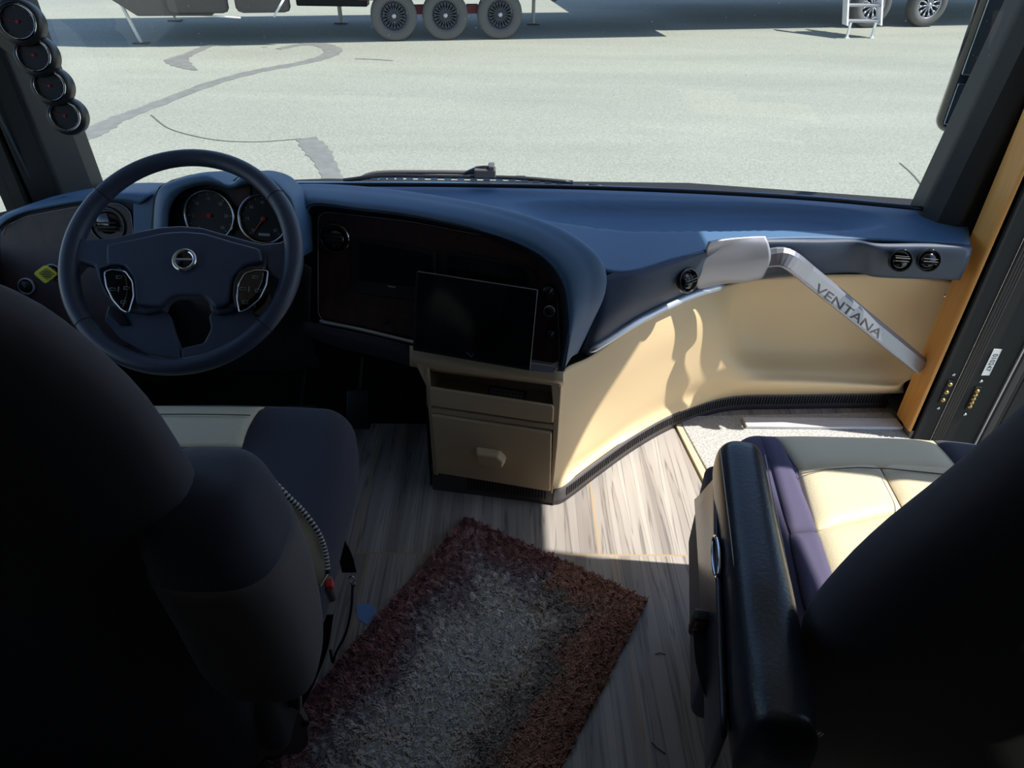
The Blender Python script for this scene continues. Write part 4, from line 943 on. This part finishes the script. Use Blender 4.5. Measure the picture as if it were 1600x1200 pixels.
# cream side panel with laced edging
lp = [P(418, 742, z=.64), P(448, 774, z=.62), P(474, 800, z=.59), P(497, 832, z=.56), P(508, 862, z=.53), P(512, 895, z=.50)]
lq = [p+Vector((-.06, -.03, -.10)) for p in lp]
gs('side_lining', [lp, lq], CREAM, ds, 6, 4)
b = MB(); sp_ = spline(lp, 60)
for i in range(0, 58, 2): b.tube([sp_[i], sp_[i+1]], .0052, 8)
b.build('lacing', THREAD, ds)
MB().tube([p+Vector((0, 0, -.002)) for p in sp_], .004, 8).build('piping', BLACKM, ds, True)
# strap flap, hook and cord
for leg_ in ([P(528, 836, z=.40), P(520, 862, z=.38), P(511, 896, z=.36)], [P(530, 836, z=.40), P(540, 868, z=.34), P(546, 893, z=.29)]):
    b = MB(); vs = []
    for p, w_ in zip(spline(leg_, 8), [.006, .009, .012, .014, .015, .015, .015, .015]): vs += [p-RT*w_, p+RT*w_]
    b.add(vs, [(2*i, 2*i+1, 2*i+3, 2*i+2) for i in range(7)]); b.build('strap', BLACKM, ds, solid=.003)
c = P(550, 905, z=.26); b = MB()
b.tube([c+Vector((.006*math.cos(a), 0, .010*math.sin(a))) for a in [2*PI*i/12 for i in range(13)]], .0016, 6, cap=False); b.tube([c+Vector((.005*math.cos(a), .002, -.02+.008*math.sin(a))) for a in [2*PI*i/12 for i in range(13)]], .0015, 6, cap=False); b.build('hook', CHROME, ds, True)
MB().tube(spline([P(551, 914, z=.24), P(549, 950, z=.20), P(540, 990, z=.15), P(525, 1020, z=.10), P(520, 1035, z=.08), P(516, 1015, z=.10)], 24), .003, 6).build('cord', BLACKM, ds, True)
# belt buckle with red button, belt webbing
c = P(517, 915, z=.44); vs, fs = rbox((.018, .03, .06), .006, 2, 3, M=T(c.x-.004, c.y, c.z-.01, .2, .3)); bk_ = mesh('belt_buckle', vs, fs, GREYV, ds, True)
vs, fs = rbox((.014, .02, .022), .003, 2, 2, M=T(c.x+.001, c.y-.008, c.z+.012, .2, .3)); rb_ = mesh('release_button', vs, fs, RED, bk_, True); rb_['label'] = 'red release button'
b = MB(); wv = spline([P(508, 960, z=.36), P(500, 1010, z=.30), P(482, 1060, z=.22), P(462, 1100, z=.16), P(440, 1130, z=.10)], 20); vs = []
for p in wv: vs += [p-RT*.016, p+RT*.016]
b.add(vs, [(2*i, 2*i+1, 2*i+3, 2*i+2) for i in range(19)]); b.build('belt_webbing', BLACKM, ds, solid=.002)
# hinge bracket at the bottom
hp_ = Plane(P(420, 1160, z=.10), P(480, 1150, z=.10), P(430, 1110, z=.18))
br_ = slab('hinge_bracket', hp_, roundpoly([(385, 1150), (445, 1122), (470, 1100), (482, 1120), (484, 1150), (470, 1165), (395, 1172)], 6), GREYV, ds, -.02, .02, .004)
MB().lathe(hp_.hit(477, 1130, .0), hp_.n, [(.008, 0), (.008, .003), (.004, .004), (0, .004)], 16).build('bolt', BLACKM, br_, True)
vs, fs = rbox((.05, .26, .22), .02, 3, 3, M=T(-.42, .80, .28)); mesh('side_cover', vs, fs, VINYLD, ds, True)
gs('leather_pocket', [[P(x, y, z=zz) for x, y, zz in ((440, 1015, .42), (455, 1018, .42), (468, 1040, .38))], [P(x, y, z=zz) for x, y, zz in ((415, 1060, .34), (445, 1062, .33), (468, 1075, .30))], [P(x, y, z=zz) for x, y, zz in ((415, 1090, .26), (440, 1100, .25), (468, 1110, .24))]], LEATH, ds, 6, 6)
b = MB(); pz = spline([P(445, 1017, z=.422), P(458, 1026, z=.41), P(466, 1048, z=.37), P(470, 1080, z=.31), P(470, 1105, z=.25)], 30); b.tube(pz, .0016, 5); b.build('piping', THREAD, ds)
b = MB(); pz = spline([P(298, 1033, z=.45), P(310, 1062, z=.40), P(328, 1088, z=.36), P(348, 1100, z=.34)], 30)
for i in range(0, 29, 2): b.tube([pz[i]+Vector((-.003, 0, 0)), pz[i+1]+Vector((.003, 0, .001))], .0013, 5)
b.build('lacing', THREAD, ds)

# ---- passenger
PR = math.radians(-5); PM = T(.76, .93, 0, PR)
ps = empty('passenger_seat', (.76, .93, 0), 'cream and purple-grey passenger seat with a black leather armrest', 'seat', rz=0)
def wc2(p):
    x, y, z = p
    z2 = z-.02*(max(0, (y-.15))/.15)**2
    return (x+(0.0), y, z2)
vs, fs = rbox((.60, .60, .17), .05, 10, 5, warp=wc2, M=PM @ Matrix.Translation((.03, -.005, .428))); mesh('cushion', vs, fs, PURF, ps, True)
def pz2(x, y): return .511-.02*(max(0, (y-.145))/.15)**2
iPM = PM.inverted()
def pq(pix, z=.512): return [tuple((iPM @ P(x, y, z=z)).xy) for x, y in pix]
def pil(pix, bulge=.014, m=CREAM, nm='seat_insert', e=7): pts_ = pq(pix); return pillow(nm, PM, [(a, b, 0) for a, b in pts_], pz2, bulge, m, ps, 20, e)
pil([(1213, 679), (1462, 682), (1500, 738), (1249, 736)], .012)
pil([(1249, 737), (1371, 727), (1408, 801), (1275, 832)], .014)
pil([(1372, 727), (1502, 739), (1560, 770), (1409, 800)], .014)
pil([(1275, 833), (1406, 804), (1470, 935), (1306, 930)], .014)
pil([(1407, 803), (1560, 775), (1640, 900), (1420, 850)], .014)
pil([(1195, 679), (1212, 679), (1274, 832), (1237, 834)], .010, PURF, 'side_bolster')
pil([(1237, 836), (1274, 833), (1306, 930), (1265, 962)], .010, PURF, 'side_bolster')
pil([(1464, 682), (1530, 690), (1600, 770), (1502, 740)], .012, NAVYF, 'side_bolster')
# front roll hanging down
MB().tube([PM @ Vector((a, b, .531)) for a, b in pq([(1250, 741), (1290, 734), (1340, 731), (1390, 733), (1440, 738), (1500, 744)], .53)], .0012, 5).build('stitching', DTHREAD, ps)
MB().tube([PM @ Vector((a, b, .531)) for a, b in pq([(1376, 733), (1395, 768), (1411, 798)], .53)], .0012, 5).build('stitching', DTHREAD, ps)
vs, fs = rbox((.52, .5, .16), .05, 4, 4, M=PM @ Matrix.Translation((.02, -.03, .27))); mesh('seat_pan', vs, fs, VINYLD, ps, True)
vs, fs = rbox((.42, .42, .22), .03, 3, 3, M=PM @ Matrix.Translation((0.02, -.03, .11))); mesh('pedestal', vs, fs, BLACKM, ps, True)
seatback(ps, T(.76, .93, 0, 0), [(.10, -.27, .30, .05, .10), (.14, -.27, .32, .06, .10), (.30, -.285, .31, .065, .05), (.5, -.30, .30, .07, 0), (.62, -.305, .325, .08, 0), (.72, -.315, .315, .08, 0), (.82, -.325, .29, .075, 0), (.92, -.335, .25, .07, 0), (1.0, -.345, .225, .065, 0), (1.08, -.355, .20, .06, 0), (1.14, -.36, .16, .055, 0), (1.19, -.365, .08, .03, 0), (1.2, -.366, .02, .01, 0)], BACKF)
# armrest
ae = [(P(1160, 672, z=.655), .052), (P(1165, 700, z=.655), .058)]
f0 = Vector((.440, 1.015, .60)); f1 = Vector((.352, .47, .60)); ad = (f1-f0).normalized(); ar = Vector((0, 0, 1)).cross(ad).normalized()
prof = [(-.012, .01, .01), (-.008, .028, .035), (.005, .038, .05), (.03, .043, .06), (.15, .045, .064), (.3, .048, .068), (.42, .050, .074), (.5, .050, .085), (.56, .046, .09)]
secs = []
for t, a, b_ in resec(prof, 30): secs.append((f0+ad*t+Vector((0, 0, -.12*max(0, t-.35))), ar*a, Vector((0, 0, b_))))
armr = loft('armrest', secs, LEATH, ps, 40, 2.7)
# seam lines on the armrest
for dx, dz_ in ((-.040, .045), (.040, .045)):
    MB().tube([f0+ad*t+ar*dx*-1+Vector((0, 0, dz_+.004*t-.10*max(0, t-.35))) for t in [.03+.02*i for i in range(24)]], .0010, 5).build('stitching', THREAD, armr)
c = f0+ad*.24+Vector((-.056, 0, -.0)); M = frame(c, ad, Vector((-1, 0, .1)))
b = MB(); b.tube([M @ Vector((.042*math.cos(a), .017*math.sin(a), 0)) for a in [2*PI*i/28 for i in range(29)]], .003, 8, cap=False); b.build('recliner_ring', CHROME, ps, True)
b = MB(); b.add([M @ Vector((0, 0, -.002))]+[M @ Vector((.04*math.cos(a), .016*math.sin(a), -.002)) for a in [2*PI*i/28 for i in range(28)]], [(0, i+1, (i+1) % 28+1) for i in range(28)]); b.build('recliner_face', BLACK, ps)
# side cover hanging from the armrest, laced along the bottom
sc2 = gs('side_cover', [[Vector((.405, 1.01, .56)), Vector((.362, .85, .595)), Vector((.325, .68, .60)), Vector((.295, .50, .57))], [Vector((.398, 1.04, .49)), Vector((.362, .86, .50)), Vector((.332, .69, .49)), Vector((.300, .51, .46))], [Vector((.405, 1.09, .42)), Vector((.37, .88, .42)), Vector((.34, .70, .41)), Vector((.31, .53, .38))]], LEATH, ps, 6, 6)
vs, fs = rbox((.05, .46, .26), .022, 4, 4, M=T(.425, .95, .32, PR*2.2)); mesh('base_cover', vs, fs, NAVYF, ps, True)
b = MB(); pz = spline([P(1150, 1080, z=.50), P(1160, 1118, z=.50), P(1185, 1135, z=.50), P(1215, 1130, z=.52), P(1240, 1128, z=.53), P(1290, 1152, z=.52)], 60)
for i in range(0, 58): b.tube([pz[i]+Vector((-.002, -.003, 0)), pz[i+1]+Vector((.002, .003, 0))], .001, 5)
b.build('lacing', THREAD, ps)
# buckle
c = P(1096, 962, z=.50); M = T(c.x, c.y, c.z-.02, -.2, .25)
vs, fs = rbox((.028, .022, .07), .006, 2, 3, M=M); bk2 = mesh('belt_buckle', vs, fs, BLACK, ps, True)
vs, fs = rbox((.018, .006, .022), .002, 2, 2, M=M @ Matrix.Translation((0, -.010, .018))); rb2 = mesh('release_button', vs, fs, mat('dull_red', (120, 50, 48), .4), bk2, True); rb2['label'] = 'dull red release button'
b = MB(); wv = spline([P(1099, 985, z=.475), P(1104, 1035, z=.46), P(1118, 1085, z=.44), P(1146, 1130, z=.42), P(1175, 1165, z=.40)], 16); vs = []
for p in wv: vs += [p-RT*.017, p+RT*.017]
b.add(vs, [(2*i, 2*i+1, 2*i+3, 2*i+2) for i in range(15)]); b.build('belt_webbing', BLACKM, ps, solid=.003)

# ================================================================== RUG
rc = Vector((-.112, 1.429, 0)); ru = Vector((.478, -.281, 0)).normalized(); rv = Vector((-.281, -.478, 0)).normalized(); RWd = .555; RL = .98
def rugmat():
    m = mat('shag_wool', (120, 110, 105), .95); nt = m.node_tree; b = nt.nodes['Principled BSDF']
    at = node(nt, 'ShaderNodeAttribute', attribute_name='col'); nt.links.new(at.outputs['Color'], b.inputs['Base Color']); b.inputs['Specular IOR Level'].default_value = .1; return m
RUGM = rugmat()
def rugcol(u, v):
    n = noise.noise(Vector((u*7, v*7, 3)))*.05+noise.noise(Vector((u*25, v*25, 9)))*.03
    d = min(u, RWd-u, v+.0)+n
    stops = [(0, (84, 60, 60)), (.05, (96, 70, 70)), (.085, (98, 80, 82)), (.12, (104, 98, 102)), (.16, (124, 118, 118)), (.20, (156, 146, 138)), (.27, (172, 160, 150))]
    if u > RWd*.55:
        stops = [(0, (98, 72, 62)), (.06, (116, 88, 76)), (.10, (114, 92, 82)), (.125, (98, 92, 88)), (.16, (112, 106, 102)), (.21, (152, 142, 134)), (.27, (172, 160, 150))]
    c = stops[-1][1]
    for (a, ca), (b, cb_) in zip(stops, stops[1:]):
        if d < b:
            t = max(0, (d-a)/(b-a)); c = tuple(ca[i]*(1-t)+cb_[i]*t for i in range(3)); break
    j = 1+noise.noise(Vector((u*90, v*90, 1)))*.28+random.uniform(-.1, .1)
    if v > .52 and abs(noise.noise(Vector((u*6, v*6, 20)))) < .1: j *= .9
    return tuple(min(.9, v_*3.5) for v_ in lin([max(4, min(255, q_*j)) for q_ in c]))
rg = empty('shag_rug', rc, 'worn shag rug with maroon border and grey centre lying askew between the seats', 'rug')
MB().box((0, 0, .001), (RWd, RL, .009), Matrix((ru, rv, Vector((0, 0, 1)))).transposed().to_4x4() if False else (Matrix.Translation(rc) @ Matrix(((ru.x, rv.x, 0, 0), (ru.y, rv.y, 0, 0), (0, 0, 1, 0), (0, 0, 0, 1))))).build('rug_backing', mat('rug_backing', (48, 34, 34), .95), rg)
vs = []; fs = []; cols = []
NU, NV = 190, 330
for j in range(NV):
    for i in range(NU):
        u = (i+random.random())/NU*RWd; v = (j+random.random())/NV*RL
        c = rugcol(u, v); clump = noise.noise(Vector((u*48, v*48, 5)))
        a = clump*PI*2.2+random.uniform(-.5, .5); h = .010+.008*clump+random.uniform(-.002, .002); ln = .007+.004*random.random()
        u += random.uniform(-.002, .002)
        base = rc+ru*u+rv*v+Vector((0, 0, .008)); d_ = (ru*math.cos(a)+rv*math.sin(a)); s_3 = Vector((-d_.y, d_.x, 0))*.0013
        k = len(vs); vs += [base-s_3, base+s_3, base+d_*ln*.5+s_3*.9+Vector((0, 0, h*.8)), base+d_*ln*.5-s_3*.9+Vector((0, 0, h*.8)), base+d_*ln+Vector((0, 0, h))]
        fs += [(k, k+1, k+2, k+3), (k+3, k+2, k+4)]; cols += [c]*5
me = bpy.data.meshes.new('rug_pile'); me.from_pydata([tuple(v) for v in vs], [], fs)
ca = me.color_attributes.new('col', 'FLOAT_COLOR', 'POINT'); ca.data.foreach_set('color', [x for c in cols for x in c]); me.materials.append(RUGM)
pile = finish(bpy.data.objects.new('rug_pile', me), rg, False); pile['kind'] = 'stuff'
# ground layer of the pile with the same colours
me = bpy.data.meshes.new('rug_face'); n1_, n2_ = 70, 120; vs = []; cols = []
for j in range(n2_+1):
    for i in range(n1_+1):
        u, v = RWd*i/n1_, RL*j/n2_; vs.append(tuple(rc+ru*u+rv*v+Vector((0, 0, .0105)))); cc_ = rugcol(u, v); cols += [cc_[0]*.5, cc_[1]*.5, cc_[2]*.5, 1]
me.from_pydata(vs, [], [(j*(n1_+1)+i, j*(n1_+1)+i+1, (j+1)*(n1_+1)+i+1, (j+1)*(n1_+1)+i) for j in range(n2_) for i in range(n1_)])
ca = me.color_attributes.new('col', 'FLOAT_COLOR', 'POINT'); ca.data.foreach_set('color', cols); me.materials.append(RUGM)
finish(bpy.data.objects.new('rug_face', me), rg, True)
# flat blue patch painted as a sun glint, and straws, on the floor
sq = [P(x, y, z=.001) for x, y in ((557, 945), (578, 944), (588, 953), (587, 965), (575, 978), (558, 966))]
tag(MB().prism(sq, (0, 0, .001)).build('sun_glint', mat('pale_blue_glint', (120, 160, 215), .8)), 'small painted pale blue sun scrap on the tiles beside the driver seat', 'glint')
for pts_, lab in (([(1024, 1022), (1032, 1020), (1040, 1023)], 'short dry grass straw on the tiles right of the rug'), ([(1018, 1160), (1026, 1168), (1040, 1178)], 'longer dry straw on the tiles near the bottom, right of the rug')):
    tag(MB().tube([P(x, y, z=.003) for x, y in pts_], .0012, 5).build('straw', mat('straw', (60, 48, 36), .9)), lab, 'straw')
